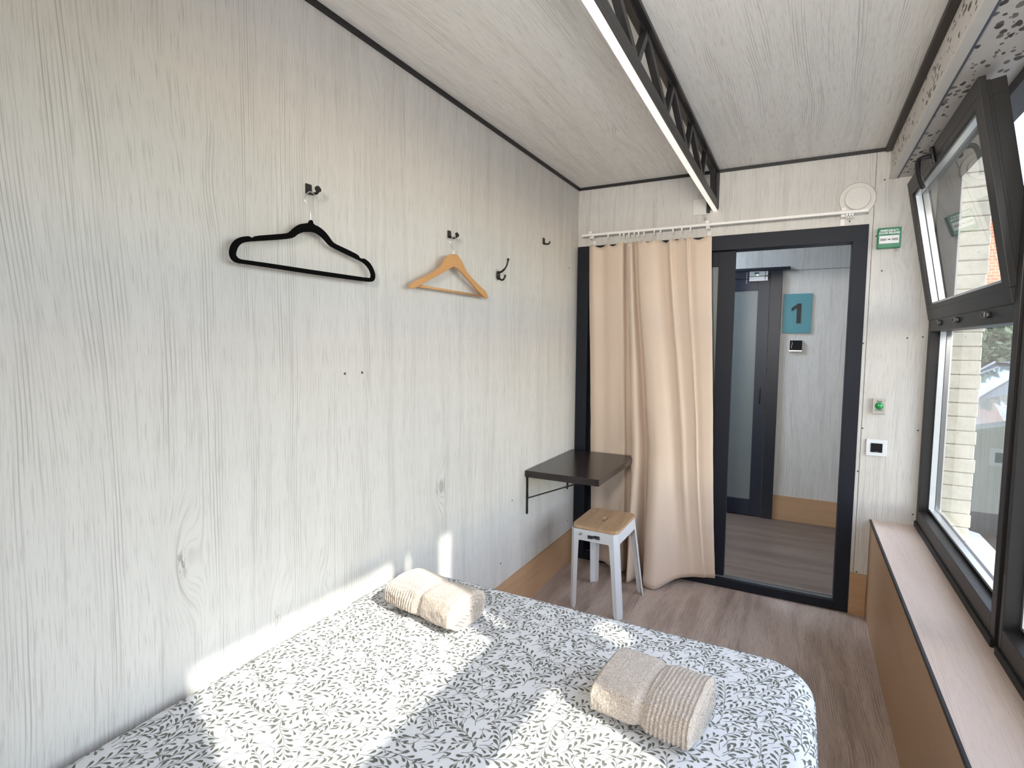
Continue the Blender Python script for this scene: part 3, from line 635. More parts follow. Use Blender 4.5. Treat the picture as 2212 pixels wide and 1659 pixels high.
q = bmesh.new(); c0 = bmesh.ops.create_uvsphere(q, u_segments=24, v_segments=14, radius=1); bmesh.ops.transform(q, matrix=Matrix.Translation((.0065, 0, 0)) @ Matrix.Diagonal((.006, .016, .022, 1)), verts=c0['verts']); obj('base_plate', q, M_hook, ch, smooth=True)
q = bmesh.new(); tube(q, smooth_path([(.008, 0, .012), (.030, .0, .020), (.050, .0, .040), (.058, .0, .062), (.060, 0, .070)], 5), [.0055]*8+[.004]*9+[.005]*4, 10)
c0 = bmesh.ops.create_uvsphere(q, u_segments=12, v_segments=8, radius=.007); bmesh.ops.translate(q, vec=(.060, 0, .072), verts=c0['verts']); obj('upper_arm', q, M_hook, ch, smooth=True)
q = bmesh.new(); tube(q, smooth_path([(.008, 0, -.010), (.022, .0, -.022), (.036, .0, -.020), (.043, 0, -.006)], 5), .0048, 10)
c0 = bmesh.ops.create_uvsphere(q, u_segments=12, v_segments=8, radius=.006); bmesh.ops.translate(q, vec=(.0435, 0, -.004), verts=c0['verts']); obj('lower_arm', q, M_hook, ch, smooth=True)
# ---------------------------------------------------------------- folding wall shelf
sh = empty('wall_shelf', (0, -.41, .72)); tag(sh, 'dark brown square shelf fixed to the left wall on black brackets', 'shelf')
wchild('shelf_board', box(.003, .428, -.755, -.062, .716, .752, bev=.0025), M_shelf, sh)
for yb_ in (-.726, -.128):
    q = bmesh.new(); bx(q, .0008, .006, yb_-.0095, yb_+.0095, .508, .7155, bev=.001); disc(q, (.0008, yb_, .508), (1, 0, 0), .0095, .0052, 16); bx(q, .006, .36, yb_-.0095, yb_+.0095, .7105, .7155)
    a = Vector((.006, yb_, .590)); c = Vector((.300, yb_, .7105)); t = (c-a).normalized(); n_ = t.cross(Vector((0, 1, 0)))
    vs = [[q.verts.new(P_+n_*s1*.003+Vector((0, s2*.0095, 0))) for s1, s2 in ((-1, -1), (1, -1), (1, 1), (-1, 1))] for P_ in (a, c)]
    for i in range(4): q.faces.new((vs[0][i], vs[0][(i+1) % 4], vs[1][(i+1) % 4], vs[1][i]))
    q.faces.new(vs[0][::-1]); q.faces.new(vs[1]); wchild('bracket', q, M_hook, sh)
# ================================================================ STOOL
st = empty('stool', (.385, -.5, 0)); tag(st, 'white metal stool with an oak seat and hand slot, under the shelf', 'stool')
zt = .470; TK = .016
so_ = [(.247, -.655), (.252, -.668), (.475, -.712), (.500, -.706), (.522, -.680), (.521, -.345), (.505, -.322), (.285, -.318), (.262, -.328), (.247, -.350)]
so_ = [(.250, -.640), (.262, -.672), (.282, -.684), (.480, -.697), (.503, -.690), (.516, -.662), (.516, -.360), (.500, -.333), (.478, -.325), (.285, -.330), (.262, -.338), (.249, -.365)]
cx_, cy_ = .383, -.508
slot = [(cx_+.013*math.copysign(abs(math.cos(a))**.6, math.cos(a)), cy_+.034*math.copysign(abs(math.sin(a))**.6, math.sin(a))) for a in [k*PI/8 for k in range(16)]]
wchild('seat', plate([so_, slot], lambda a, c: (a, c, zt), Vector((0, 0, -TK))), M_seat, st)
sb = st.children[0].modifiers.new('bevel', 'BEVEL'); sb.width = .0025; sb.segments = 2; sb.limit_method = 'ANGLE'; sb.angle_limit = math.radians(60)
za = zt-TK-.0005
tops = [(.252, -.688), (.512, -.695), (.512, -.328), (.252, -.334)]
feet = [(.238, -.672), (.548, -.698), (.575, -.318), (.242, -.296)]
feet = [(.243, -.676), (.545, -.698), (.572, -.320), (.246, -.300)]
cen = Vector((.39, -.505))
def legsec(c, dx, dy, z, wA, ch_):
    # chamfered angle section, outside corner c, arms running along +dx and +dy
    t = .0022
    out = [(c[0]+dx*wA, c[1]), (c[0]+dx*ch_, c[1]), (c[0], c[1]+dy*ch_), (c[0], c[1]+dy*wA)]
    inn = [(c[0]+dx*wA, c[1]+dy*t), (c[0]+dx*(ch_+t*.4), c[1]+dy*t), (c[0]+dx*t, c[1]+dy*(ch_+t*.4)), (c[0]+dx*t, c[1]+dy*wA)]
    return [(*p, z) for p in out+inn[::-1]]
SG = [(1, 1), (-1, 1), (-1, -1), (1, -1)]
for (tx, ty), (fx_, fy_), (dx, dy) in zip(tops, feet, SG):
    q = bmesh.new(); prev = None
    for z_, wA in ((za, .052), (za-.062, .050), (za-.066, .046), (.25, .043), (.02, .040), (.0005, .034)):
        f = 1-z_/za; c = (tx+(fx_-tx)*f, ty+(fy_-ty)*f); vs = [q.verts.new(p) for p in legsec(c, dx, dy, z_, wA, .020)]
        if prev:
            for k in range(8): q.faces.new((prev[k], prev[(k+1) % 8], vs[(k+1) % 8], vs[k]))
        else: q.faces.new((vs[0], vs[1], vs[6], vs[7])); q.faces.new((vs[1], vs[2], vs[5], vs[6])); q.faces.new((vs[2], vs[3], vs[4], vs[5]))
        prev = vs
    vs = prev
    q.faces.new((vs[7], vs[6], vs[1], vs[0])); q.faces.new((vs[6], vs[5], vs[2], vs[1])); q.faces.new((vs[5], vs[4], vs[3], vs[2]))
    wchild('leg', q, M_whitem, st)
q = bmesh.new()
def skin_side(a, b2, fa, fb, inw):
    t = .002; zl = za-.060; f = 1-zl/za
    a2 = (a[0]+(fa[0]-a[0])*f, a[1]+(fa[1]-a[1])*f); b3 = (b2[0]+(fb[0]-b2[0])*f, b2[1]+(fb[1]-b2[1])*f)
    d_ = Vector((b2[0]-a[0], b2[1]-a[1])).normalized()*.050; iv = Vector(inw)*.0004; iv2 = Vector(inw)*t
    pts = [(a[0]+d_.x, a[1]+d_.y, za), (b2[0]-d_.x, b2[1]-d_.y, za), (b3[0]-d_.x, b3[1]-d_.y, zl), (a2[0]+d_.x, a2[1]+d_.y, zl)]
    A_ = [q.verts.new((p[0]+iv.x, p[1]+iv.y, p[2])) for p in pts]; B_ = [q.verts.new((p[0]+iv2.x, p[1]+iv2.y, p[2])) for p in pts]
    q.faces.new(A_); q.faces.new(B_[::-1])
    for k in range(4): q.faces.new((A_[k], B_[k], B_[(k+1) % 4], A_[(k+1) % 4]))
for i in range(4):
    j = (i+1) % 4; inw = [(0, 1), (-1, 0), (0, -1), (1, 0)][i]; skin_side(tops[i], tops[j], feet[i], feet[j], inw)
wchild('apron', q, M_whitem, st)
q = bmesh.new(); random.seed(3); x_ = .352
yl = -.6965
while x_ < .418:
    w_ = random.choice((.0012, .002, .003))
    if x_ < .386 or x_ > .390: bx(q, x_, x_+w_, yl-.0008, yl+.002, .418, .429 if x_ < .385 else .432)
    x_ += w_+random.choice((.001, .0016))
bx(q, .352, .380, yl-.0008, yl+.002, .4115, .4155); bx(q, .395, .420, yl-.0008, yl+.002, .4135, .4150)
bx(q, .352, .420, yl-.0003, yl+.001, .4165, .4172)
wchild('printed_label', q, M_ink, st)
q = bmesh.new(); bx(q, .305, .322, yl+.0005, yl+.003, .434, .4355); bx(q, .304, .309, yl+.0005, yl+.003, .423, .428); bx(q, .311, .316, yl+.0005, yl+.003, .423, .428)
wchild('printed_mark', q, M_ink, st)
# ================================================================ BED
ZT = .590; X0b, X1b, Y0b, Y1b = .004, 1.392, -3.76, -1.756; RHO, RE = .13, .055
bed = empty('bed', (.7, -2.76, 0)); tag(bed, 'low double bed against the left wall, white sheet printed with olive leafy vines', 'bed')
wchild('bed_base', box(.03, 1.35, Y0b+.03, Y1b-.03, .05, .30, bev=.01), plain('grey_base_fabric', (.20, .20, .21), .9), bed)
q = bmesh.new()
for lx in (.10, 1.28):
    for ly in (Y0b+.12, (Y0b+Y1b)/2, Y1b-.12):
        q = bmesh.new(); disc(q, (lx, ly, 0), (0, 0, 1), .025, .052, 20); wchild('leg', q, M_black, bed)
def top_z(x, y):
    return .0035*mnoise.noise(Vector((x*3.1, y*2.7, .3)))+.0018*mnoise.noise(Vector((x*9, y*8, 1.7)))
def F(u, v, lift=0.0):
    cx = min(max(u, X0b+RHO), X1b-RHO); cy = min(max(v, Y0b+RHO), Y1b-RHO)
    dx, dy = u-cx, v-cy; d_ = math.hypot(dx, dy)
    fl = RHO-RE
    if d_ <= fl: return Vector((u, v, ZT+top_z(u, v)+lift))
    ux, uy = dx/d_, dy/d_; s = d_-fl; arc = RE*PI/2
    if s < arc:
        a = s/RE; h = fl+(RE+lift)*math.sin(a); z = ZT-RE+(RE+lift)*math.cos(a)
    else: h = RHO+lift; z = ZT-RE-(s-arc)
    px, py = cx+ux*h, cy+uy*h
    return Vector((px, py, z+top_z(px, py)*max(0, 1-s/arc)))
EXT = .085+.20
LU0, LU1, LV0, LV1 = X0b, X1b, Y0b, Y1b
q = bmesh.new()
# radial-rectangular grid: core grid plus skirts
nx, ny, ns = 56, 84, 26
us = [X0b+RHO+(X1b-X0b-2*RHO)*i/nx for i in range(nx+1)]; vs_ = [Y0b+RHO+(Y1b-Y0b-2*RHO)*j/ny for j in range(ny+1)]
G = [[q.verts.new(F(u, v)) for v in vs_] for u in us]
for i in range(nx):
    for j in range(ny): q.faces.new((G[i][j], G[i+1][j], G[i+1][j+1], G[i][j+1]))
ring = []; dirs = []
nc = 12
for i in range(nx+1): ring.append((us[i], vs_[0], G[i][0])); dirs.append((0, -1))
for k in range(1, nc): ring.append((us[-1], vs_[0], G[-1][0])); a = -PI/2+PI/2*k/nc; dirs.append((math.cos(a), math.sin(a)))
for j in range(ny+1): ring.append((us[-1], vs_[j], G[-1][j])); dirs.append((1, 0))
for k in range(1, nc): ring.append((us[-1], vs_[-1], G[-1][-1])); a = PI/2*k/nc; dirs.append((math.cos(a), math.sin(a)))
for i in range(nx, -1, -1): ring.append((us[i], vs_[-1], G[i][-1])); dirs.append((0, 1))
for k in range(1, nc): ring.append((us[0], vs_[-1], G[0][-1])); a = PI/2+PI/2*k/nc; dirs.append((math.cos(a), math.sin(a)))
for j in range(ny, -1, -1): ring.append((us[0], vs_[j], G[0][j])); dirs.append((-1, 0))
for k in range(1, nc): ring.append((us[0], vs_[0], G[0][0])); a = PI+PI/2*k/nc; dirs.append((math.cos(a), math.sin(a)))
SMAX = RHO-RE+RE*PI/2+.19
prev = [r_[2] for r_ in ring]
for s in range(1, ns+1):
    dd = SMAX*s/ns; cur = [q.verts.new(F(r_[0]+d_[0]*dd, r_[1]+d_[1]*dd)) for r_, d_ in zip(ring, dirs)]
    n = len(ring)
    for k in range(n):
        a, b2 = prev[k], prev[(k+1) % n]
        if a is b2: q.faces.new((a, cur[(k+1) % n], cur[k]))
        else: q.faces.new((a, b2, cur[(k+1) % n], cur[k]))
    prev = cur
bmesh.ops.recalc_face_normals(q, faces=q.faces[:])
for f in q.faces: f.smooth = True; f.material_index = 0
# --- printed vines: grown over the cloth, then laid on its surface
random.seed(11)
CELL = .0016
UA, UB, VA, VB = X0b-.02, X1b+.24, Y0b+.25, Y1b+.24
GW, GH = int((UB-UA)/CELL)+2, int((VB-VA)/CELL)+2
occ = bytearray(GW*GH)
def cell(u, v): return int((u-UA)/CELL), int((v-VA)/CELL)
def free(u, v, r):
    i, j = cell(u, v)
    if i-r < 0 or j-r < 0 or i+r >= GW or j+r >= GH: return False
    for jj in range(j-r, j+r+1):
        o_ = jj*GW
        if any(occ[o_+i-r:o_+i+r+1]): return False
    return True
def markc(u, v, r=0):
    i, j = cell(u, v)
    for jj in range(max(0, j-r), min(GH, j+r+1)):
        for ii in range(max(0, i-r), min(GW, i+r+1)): occ[jj*GW+ii] = 1
def inside(u, v): return UA+.01 < u < UB-.01 and VA+.01 < v < VB-.01
LIFT = .00035
leaf_prof = [(0, 0), (.12, .012), (.30, .035), (.50, .09), (.68, .135), (.83, .145), (.94, .095), (1.0, 0)]
def put_leaf(u, v, a, L, w_, side):
    ca, sa = math.cos(a), math.sin(a); pts = []
    for t, h in leaf_prof: pts.append((t, h*w_))
    for t, h in leaf_prof[-2:0:-1]: pts.append((t, -h*w_))
    bend = side*.10
    vs = []
    for t, h in pts:
        lx = t*L; ly = h*L+bend*L*t*t; vs.append(q.verts.new(F(u+ca*lx-sa*ly, v+sa*lx+ca*ly, LIFT)))
    try: f = q.faces.new(vs); f.material_index = 1; f.smooth = True
    except ValueError: pass
def put_stem(path, w_):
    prev = None; n = len(path)
    for k, (u, v, a) in enumerate(path):
        ww = w_*(1-.45*k/max(1, n-1)); nx_, ny_ = -math.sin(a)*ww, math.cos(a)*ww
        A_ = q.verts.new(F(u+nx_, v+ny_, LIFT)); B_ = q.verts.new(F(u-nx_, v-ny_, LIFT))
        if prev:
            f = q.faces.new((prev[0], prev[1], B_, A_)); f.material_index = 1; f.smooth = True
        prev = (A_, B_)
STEP = .0042
nodes_ = []
def grow(u, v, a, maxn, curl, own=None):
    path = [(u, v, a)]; k = 0; da = curl
    while k < maxn:
        if random.random() < .06: da = -da*random.uniform(.4, 1.0)
        a += da+random.uniform(-.03, .03)
        u2, v2 = u+math.cos(a)*STEP, v+math.sin(a)*STEP
        ah = 2.6*STEP
        if not inside(u2, v2) or (k > 2 and not free(u+math.cos(a)*ah, v+math.sin(a)*ah, 1)): break
        u, v = u2, v2; path.append((u, v, a)); k += 1
    return path
def dress(path):
    n = len(path); put_stem(path, .0007)
    for p in path: markc(p[0], p[1], 0)
    side = random.choice((-1, 1)); k = 3
    while k < n:
        u, v, a = path[k]
        for sd in (side,):
            L = random.uniform(.0215, .0275)*(1 if k < n-6 else .8); b2 = a+sd*random.uniform(.42, .72)
            ok = False
            for Lt in (L, L*.75, L*.55):
                if all(free(u+math.cos(b2)*Lt*t, v+math.sin(b2)*Lt*t, 0) for t in (.4, .5, .6, .7, .8, .9, 1.0, 1.1)): ok = True; L = Lt; break
            if ok and L > .0085:
                put_leaf(u, v, b2, L, random.uniform(.88, 1.08), sd)
                for t in (.3, .45, .6, .75, .9, 1.0): markc(u+math.cos(b2)*L*t, v+math.sin(b2)*L*t, 1 if t > .5 else 0)
            nodes_.append((u, v, a, -sd))
        side = -side; k += 2
    u, v, a = path[-1]; L = random.uniform(.014, .019)
    if all(free(u+math.cos(a)*L*t, v+math.sin(a)*L*t, 0) for t in (.6, .8, 1.0)):
        put_leaf(u, v, a, L, 1.15, 1)
        for t in (.4, .7, 1.0): markc(u+math.cos(a)*L*t, v+math.sin(a)*L*t, 1)
for it in range(26000):
    u, v = random.uniform(UA, UB), random.uniform(VA, VB)
    big = it < 700
    if not free(u, v, 7 if big else (4 if it < 6000 else 3 if it < 15000 else 2)): 
        continue
    base = random.gauss(.95, .50)+(PI if random.random() < .22 else 0)
    p = grow(u, v, base, random.randint(16, 34) if big else random.randint(6, 16), random.uniform(-.085, .085))
    if len(p) >= (9 if big else 5): dress(p)
for it in range(22000):
    u, v, a, sd = random.choice(nodes_)
    b2 = a+sd*random.uniform(.6, 1.1); u2, v2 = u+math.cos(b2)*.008, v+math.sin(b2)*.008
    if not free(u2+math.cos(b2)*.006, v2+math.sin(b2)*.006, 2): continue
    p = [(u, v, b2)]+grow(u2, v2, b2, random.randint(6, 20), -sd*random.uniform(.0, .12))
    if len(p) >= 6: dress(p)
sheetm = bpy.data.meshes.new('fitted_sheet'); q.to_mesh(sheetm); q.free(); sheetm.materials.append(M_sheet); sheetm.materials.append(M_leaf)
sho = bpy.data.objects.new('fitted_sheet', sheetm); C.objects.link(sho); sho.parent = bed; sho.matrix_parent_inverse = Matrix.Translation(-Vector(bed.location))
# ================================================================ TOWELS
def towel(name, loc, rotz, L, W, Hh, ribs_side, label, sd):
    """folded and rolled towel pinched round its middle; ribs_side: -1 left half, +1 right half carries the ribbed border"""
    r = empty(name, loc, (0, 0, rotz)); tag(r, label, 'towel', None)
    NA, NL = 80, 170; b_ = bmesh.new(); rows = []
    for i in range(NL+1):
        t = i/NL; x_ = (t-.5)*L
        pin = math.exp(-((x_-.004)/.011)**2); pin2 = math.exp(-((x_-.004)/.045)**2)
        e = abs(t-.5)*2; endr = 1.0 if e < .93 else math.sqrt(max(0.0, 1-((e-.93)/.07)**2))*.14+.86
        sc = (1-.095*pin-.025*pin2)*endr
        row = []
        for k in range(NA):
            a = 2*PI*k/NA; c, s = math.cos(a), math.sin(a)
            pw = .62 if W > .2 else .72
            yy = math.copysign(abs(c)**pw, c)*W/2; zz = math.copysign(abs(s)**pw, s)
            zz = zz*Hh/2
            if zz < 0: zz *= .88
            rib = 0
            on = (x_*ribs_side > .012)
            if on: rib = .0021*math.sin((x_)*2*PI/.0098+.6*math.sin(a*2+sd))*min(1, (abs(x_)-.012)/.01)
            lump = .0060*mnoise.noise(Vector((x_*9+sd, c*1.6, s*1.6)))+.0020*mnoise.noise(Vector((x_*40+sd, c*7, s*7)))+.0011*mnoise.noise(Vector((x_*170+sd, c*22, s*22)))
            if not on: lump += .0012*mnoise.noise(Vector((x_*300, c*40, s*40+sd)))
            # the folded flap: a step along the length on the camera side
            stp = .0045 if (-.9 < a-PI*1.02 < .9 and s > -.35) else 0
            rr = 1+(rib+lump+stp)/(W*.45)
            pz = zz*sc*rr+Hh*.44
            row.append(b_.verts.new((x_+.003*mnoise.noise(Vector((c*2, s*2, t*3+sd))), yy*sc*rr, max(0.0008, pz))))
        rows.append(row)
    for i in range(NL):
        for k in range(NA): b_.faces.new((rows[i][k], rows[i+1][k], rows[i+1][(k+1) % NA], rows[i][(k+1) % NA]))
    # rolled ends: a spiral of the layers
    for row, sgn in ((rows[0], -1), (rows[-1], 1)):
        prev = row; cen_ = sum((v_.co for v_ in row), Vector())/NA
        for m_ in range(1, 15):
            f = 1-m_/15.0; cur = []
            for k in range(NA):
                p = row[k].co; ph = (m_+k/NA)*2*PI/3.0
                dpt = .006*(math.sin(ph))*sgn*min(1, m_/2)+sgn*.002
                cur.append(b_.verts.new(Vector((cen_.x+dpt, cen_.y+(p.y-cen_.y)*f, cen_.z+(p.z-cen_.z)*f))))
            for k in range(NA): b_.faces.new((prev[k], prev[(k+1) % NA], cur[(k+1) % NA], cur[k]))
            prev = cur
        b_.faces.new(prev)
    body = obj('towel_roll', b_, M_terry, r, smooth=True)
    # band of the same cloth pinching the middle
    b_ = bmesh.new(); ringp = []
    for k in range(48):
        a = 2*PI*k/48; c, s = math.cos(a), math.sin(a)
        yy = math.copysign(abs(c)**.72, c)*W/2*.89; zz = math.copysign(abs(s)**.72, s)*Hh/2*(.89 if s > 0 else .89*.88)
        ringp.append(Vector((.004+.006*s+.002*math.sin(3*a), yy, max(.003, zz+Hh*.44))))
    prevr = None; rings_ = []
    for k in range(48):
        t = (ringp[(k+1) % 48]-ringp[k-1]).normalized(); n1 = Vector((1, 0, 0)); n2 = t.cross(n1).normalized()
        rings_.append([b_.verts.new(ringp[k]+n1*math.cos(w2)*.0035+n2*math.sin(w2)*.0028) for w2 in [z*PI/4 for z in range(8)]])
    for k in range(48):
        A_, B_ = rings_[k], rings_[(k+1) % 48]
        for z in range(8): b_.faces.new((A_[z], A_[(z+1) % 8], B_[(z+1) % 8], B_[z]))
    obj('tie_band', b_, M_terry, r, smooth=True)
    return r
towel('rolled_towel', (.325, -2.035, ZT+.003), math.radians(-9), .285, .165, .105, -1, 'rolled cream towel lying in the sun by the left wall end of the bed', 0.0)
towel('rolled_towel', (1.048, -2.165, ZT+.0035), math.radians(-6), .232, .215, .088, 1, 'folded beige towel lying at the right edge of the bed, ribbed on its right half', 5.0)
# ================================================================ OUTSIDE
GZ = -.22
obj('pavement_outside', box(1.98, 3.6, -12, 1.5, GZ, GZ+.03), conc('pale_paving', (.30, .31, .33), (.38, .39, .41), 7), kind=S)
obj('ground_outside', box(1.98, 40, -12, 60, GZ-.2, GZ), M_asph, kind=S)
# brick return beside the window
b_ = bmesh.new(); z_ = .455; k = 0; random.seed(5)
px0, px1 = 1.984, 2.118
while z_ < 4.0:
    j = random.uniform(-.003, .003)+(.004 if k % 2 else 0)
    bx(b_, px0, px1+j, .098+random.uniform(-.003, .003), .55, z_, z_+.0685, bev=.004, seg=1); z_ += .0715; k += 1
pil = obj('wall_outside', b_, M_brickp, kind=S)
obj('mortar', box(px0+.002, px1-.008, .106, .545, .44, 4.0), M_mortar, pil)
obj('wall_outside_lintel', box(1.981, 2.03, -4.4, .09, 2.40, 4.0), M_conc, kind=S)
obj('trim_6', box(1.981, 1.995, -4.4, .09, 2.302, 2.398), M_winfr, kind=S)
# outside window ledge with a bevelled end
b_ = bmesh.new()
outl = [(1.966, -4.3), (2.209, -4.3), (2.209, .03), (2.209, .30), (2.165, .345), (1.966, .345)]
obj('trim_7', plate([outl], lambda a, c: (a, c, .452), Vector((0, 0, -.06))), M_conc, kind=S)
obj('wall_outside_low', box(1.981, 2.16, -4.3, .098, GZ, .391), M_conc, kind=S)
# unseen sloping panel, added (it keeps the sun off the first two windows)
def slope(x, z0): return z0+.807*(x-1.95)
b_ = bmesh.new()
for xa, xb, lo, hi in ((2.28, 2.40, .45, 1.60), (2.40, 2.845, .45, 2.75), (2.845, 3.062, .45, 1.43), (2.845, 3.062, 2.45, 2.75), (3.062, 9.6, .45, 2.75)):
    A_ = [b_.verts.new((x, -2.765, slope(x, z))) for x, z in ((xa, lo), (xb, lo), (xb, hi), (xa, hi))]; B_ = [b_.verts.new((v_.co.x, -2.750, v_.co.z)) for v_ in A_]
    b_.faces.new(A_); b_.faces.new(B_[::-1])
    for k in range(4): b_.faces.new((A_[k], B_[k], B_[(k+1) % 4], A_[(k+1) % 4]))
for x_ in (4.6, 7.0, 9.4): bx(b_, x_-.05, x_+.05, -2.80, -2.72, GZ, slope(x_, .5))
obj('sun_blocker_outside', b_, plain('pale_blocker_panel', (.70, .70, .69), .6), kind=S)  # sun blocker, added only to shape the sunlight
# cars
def car(loc, rot, paint, label, lift=0.0, h=1.0):
    r = empty('parked_car', loc, (0, 0, rot)); tag(r, label, 'car')
    MP = plain('paint_'+label.split()[0], paint, .25, .3, nz=.03, coat=.6); MG = plain('car_glass', (.10, .115, .13), .08, nz=.1, nscale=3, coat=1); MT = plain('tyre', (.02, .02, .02), .8)
    low = [(-2.1, .30), (-2.15, .55), (-2.08, .82), (-1.25, .98), (1.85, 1.02), (2.05, .80), (2.08, .45), (2.0, .30)]
    q = bmesh.new(); secs = []
    for y_, ins in ((-.86, .02), (-.80, 0), (0, 0), (.80, 0), (.86, .02)):
        k_ = .97 if abs(y_) > .82 else 1; secs.append([q.verts.new((x*k_, y_, z*h+(0 if abs(y_) < .82 else -.02))) for x, z in low])
    for A_, B_ in zip(secs, secs[1:]):
        for k in range(len(low)): q.faces.new((A_[k], A_[(k+1) % len(low)], B_[(k+1) % len(low)], B_[k]))
    q.faces.new(secs[0][::-1]); q.faces.new(secs[-1]); obj('car_body', q, MP, r, smooth=False)
    cab = [(-1.25, .98), (-.55, 1.45), (.2, 1.52), (1.35, 1.48), (1.80, 1.02)]
    q = bmesh.new(); secs = []
    for y_, k_ in ((-.82, 0), (-.66, 1), (.66, 1), (.82, 0)):
        secs.append([q.verts.new((x, y_, (z if k_ else .98+(z-.98)*.04)*h)) for x, z in cab])
    for A_, B_ in zip(secs, secs[1:]):
        for k in range(len(cab)-1): q.faces.new((A_[k], A_[k+1], B_[k+1], B_[k]))
    q.faces.new([s_[0] for s_ in secs]); q.faces.new([s_[-1] for s_ in secs])
    obj('windows', q, MG, r)
    q = bmesh.new()
    rp = [(-.60, 1.45), (.2, 1.53), (1.38, 1.49)]
    for a_, b2 in zip(rp, rp[1:]):
        vs = [q.verts.new((p[0], y_, p[1]*h+.012)) for p in (a_, b2) for y_ in (-.67, .67)]; vv = [q.verts.new((p[0], y_, p[1]*h-.03)) for p in (a_, b2) for y_ in (-.68, .68)]
        q.faces.new((vs[0], vs[1], vs[3], vs[2])); q.faces.new((vv[0], vv[2], vv[3], vv[1])); q.faces.new((vs[0], vs[2], vv[2], vv[0])); q.faces.new((vs[1], vv[1], vv[3], vs[3]))
    for x_ in (-.58, .25, 1.38):
        for y_ in (-1, 1):
            x2 = x_+(-.60 if x_ < 0 else (.08 if x_ < 1 else .36)); tube(q, [(x_, y_*.675, 1.46*h), (x2, y_*.825, .99*h)], .028, 6)
    for y_ in (-.60, .60): tube(q, [(-.4, y_, 1.53*h), (-.3, y_, 1.57*h), (1.2, y_, 1.56*h), (1.3, y_, 1.52*h)], .014, 6)
    obj('roof', q, MP, r)
    for x_ in (-1.35, 1.35):
        for y_ in (-.84, .64):
            q = bmesh.new(); disc(q, (x_, y_, .31), (0, 1, 0), .31, .20, 28); w_ = obj('wheel', q, MT, r)
            q = bmesh.new(); disc(q, (x_, y_-.012 if y_ < 0 else y_+.20, .31), (0, 1, 0), .19, .012, 20); obj('hubcap', q, M_lock, w_)
    for y_ in (-1, 1):
        q = bmesh.new(); c_ = bmesh.ops.create_uvsphere(q, u_segments=14, v_segments=8, radius=1); bmesh.ops.transform(q, matrix=Matrix.Translation((-.75, y_*.95, 1.02*h)) @ Matrix.Diagonal((.06, .11, .075, 1)), verts=c_['verts']); obj('side_mirror', q, MP, r, smooth=True)
    return r
car((4.35, 5.95, GZ), 0, (.27, .29, .33), 'pale silver car parked outside, furthest of the two near the window', h=1.0)
car((4.48, 3.02, GZ), 0, (.07, .085, .075), 'dark grey green car parked outside, nearest the window', h=1.22)
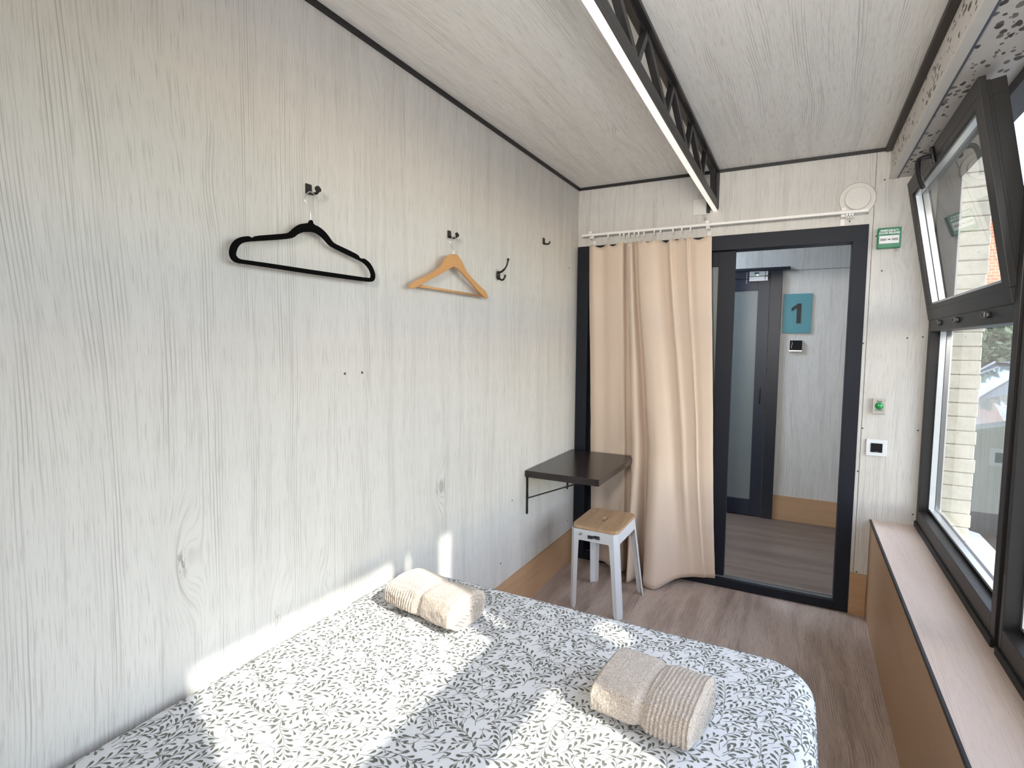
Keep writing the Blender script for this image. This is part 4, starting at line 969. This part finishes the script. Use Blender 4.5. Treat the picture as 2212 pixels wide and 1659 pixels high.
# hedge / trees behind the cars
def tree(loc, R_, hgt, label, seed, col):
    r = empty('tree', loc); tag(r, label, 'tree')
    q = bmesh.new(); tube(q, [(0, 0, 0), (.05, 0, hgt*.35), (0, .05, hgt*.7)], [.12, .09, .05], 8); obj('trunk', q, plain('bark', (.09, .065, .045), .9), r)
    q = bmesh.new(); random.seed(seed)
    for _ in range(4200):
        a, b2 = random.uniform(0, 2*PI), random.uniform(-.75, 1); rr = R_*random.uniform(.72, 1.0)*(1+.18*mnoise.noise(Vector((math.cos(a)*2, math.sin(a)*2, b2*3+seed))))
        c_ = math.sqrt(1-b2*b2) if abs(b2) < 1 else 0
        p = Vector((rr*c_*math.cos(a), rr*c_*math.sin(a), hgt*.62+rr*b2*.85)); d1 = Vector((random.gauss(0, 1), random.gauss(0, 1), random.gauss(0, 1))).normalized(); d2 = d1.cross(Vector((random.gauss(0, 1), random.gauss(0, 1), 1))).normalized(); sz = random.uniform(.05, .10)
        vs = [q.verts.new(p+d1*sz), q.verts.new(p+d2*sz*.5), q.verts.new(p-d1*sz), q.verts.new(p-d2*sz*.5)]; q.faces.new(vs)
    c_ = bmesh.ops.create_icosphere(q, subdivisions=3, radius=R_*.74); bmesh.ops.transform(q, matrix=Matrix.Translation((0, 0, hgt*.62)) @ Matrix.Diagonal((1, 1, .85, 1)), verts=c_['verts'])
    obj('crown', q, plain('leaves_%d' % seed, col, .8, nz=.6, nscale=7), r); return r
tree((4.3, 9.6, GZ), 1.05, 2.3, 'dense green tree beyond the parked cars, left one seen through the lower window', 21, (.085, .115, .065))
tree((7.0, 11.8, GZ), 1.6, 3.0, 'dense green tree beyond the parked cars, standing right of the other tree', 22, (.075, .105, .055))
tree((2.9, 12.0, GZ), 1.3, 2.2, 'green tree beyond the parked cars, mostly behind the brick pillar', 23, (.085, .11, .06))
# orange brick building behind
def brickm():
    m, nt, b = mat('orange_brick'); x, y, z, v = nt.pos(); t = nt.n.new('ShaderNodeTexBrick'); nt.l.new(nt.comb(nt.math('ADD', x, y), z, 0.0), t.inputs['Vector'])
    nt.set(t, 'Color1', (.52, .20, .10)); nt.set(t, 'Color2', (.42, .15, .08)); nt.set(t, 'Mortar', (.5, .40, .32)); nt.set(t, 'Scale', 3.0); nt.set(t, 'Mortar Size', .02)
    nt.l.new(t.outputs[0], b.inputs['Base Color']); nt.set(b, 'Roughness', .85); return m
bb = empty('apartment_building', (10, 16, GZ)); tag(bb, 'orange brick building with pale window frames behind the trees', 'building')
MB = brickm()
def bchild(*a, **k):
    o = obj(*a, **k); o.matrix_parent_inverse = Matrix.Translation(-Vector(bb.location)); return o
bchild('wall', box(5.35, 22, 15, 20, GZ, 5.35), MB, bb)
bchild('roof_edge', box(5.2, 22.1, 14.85, 20.1, 5.35, 5.5), M_brickp, bb)
bchild('corner_strip', box(5.18, 5.349, 14.9, 15.3, GZ, 5.349), M_print, bb)
for i in range(5):
    for j in range(2):
        x_ = 6.6+i*2.6; zz = 1.2+j*2.3; wf_ = bchild('window', box(x_, x_+1.1, 14.93, 14.999, zz, zz+1.3), M_print, bb)
        pn = obj('pane', box(x_+.08, x_+1.02, 14.915, 14.929, zz+.08, zz+1.22), M_dark, wf_); 
bpy.context.view_layer.update()
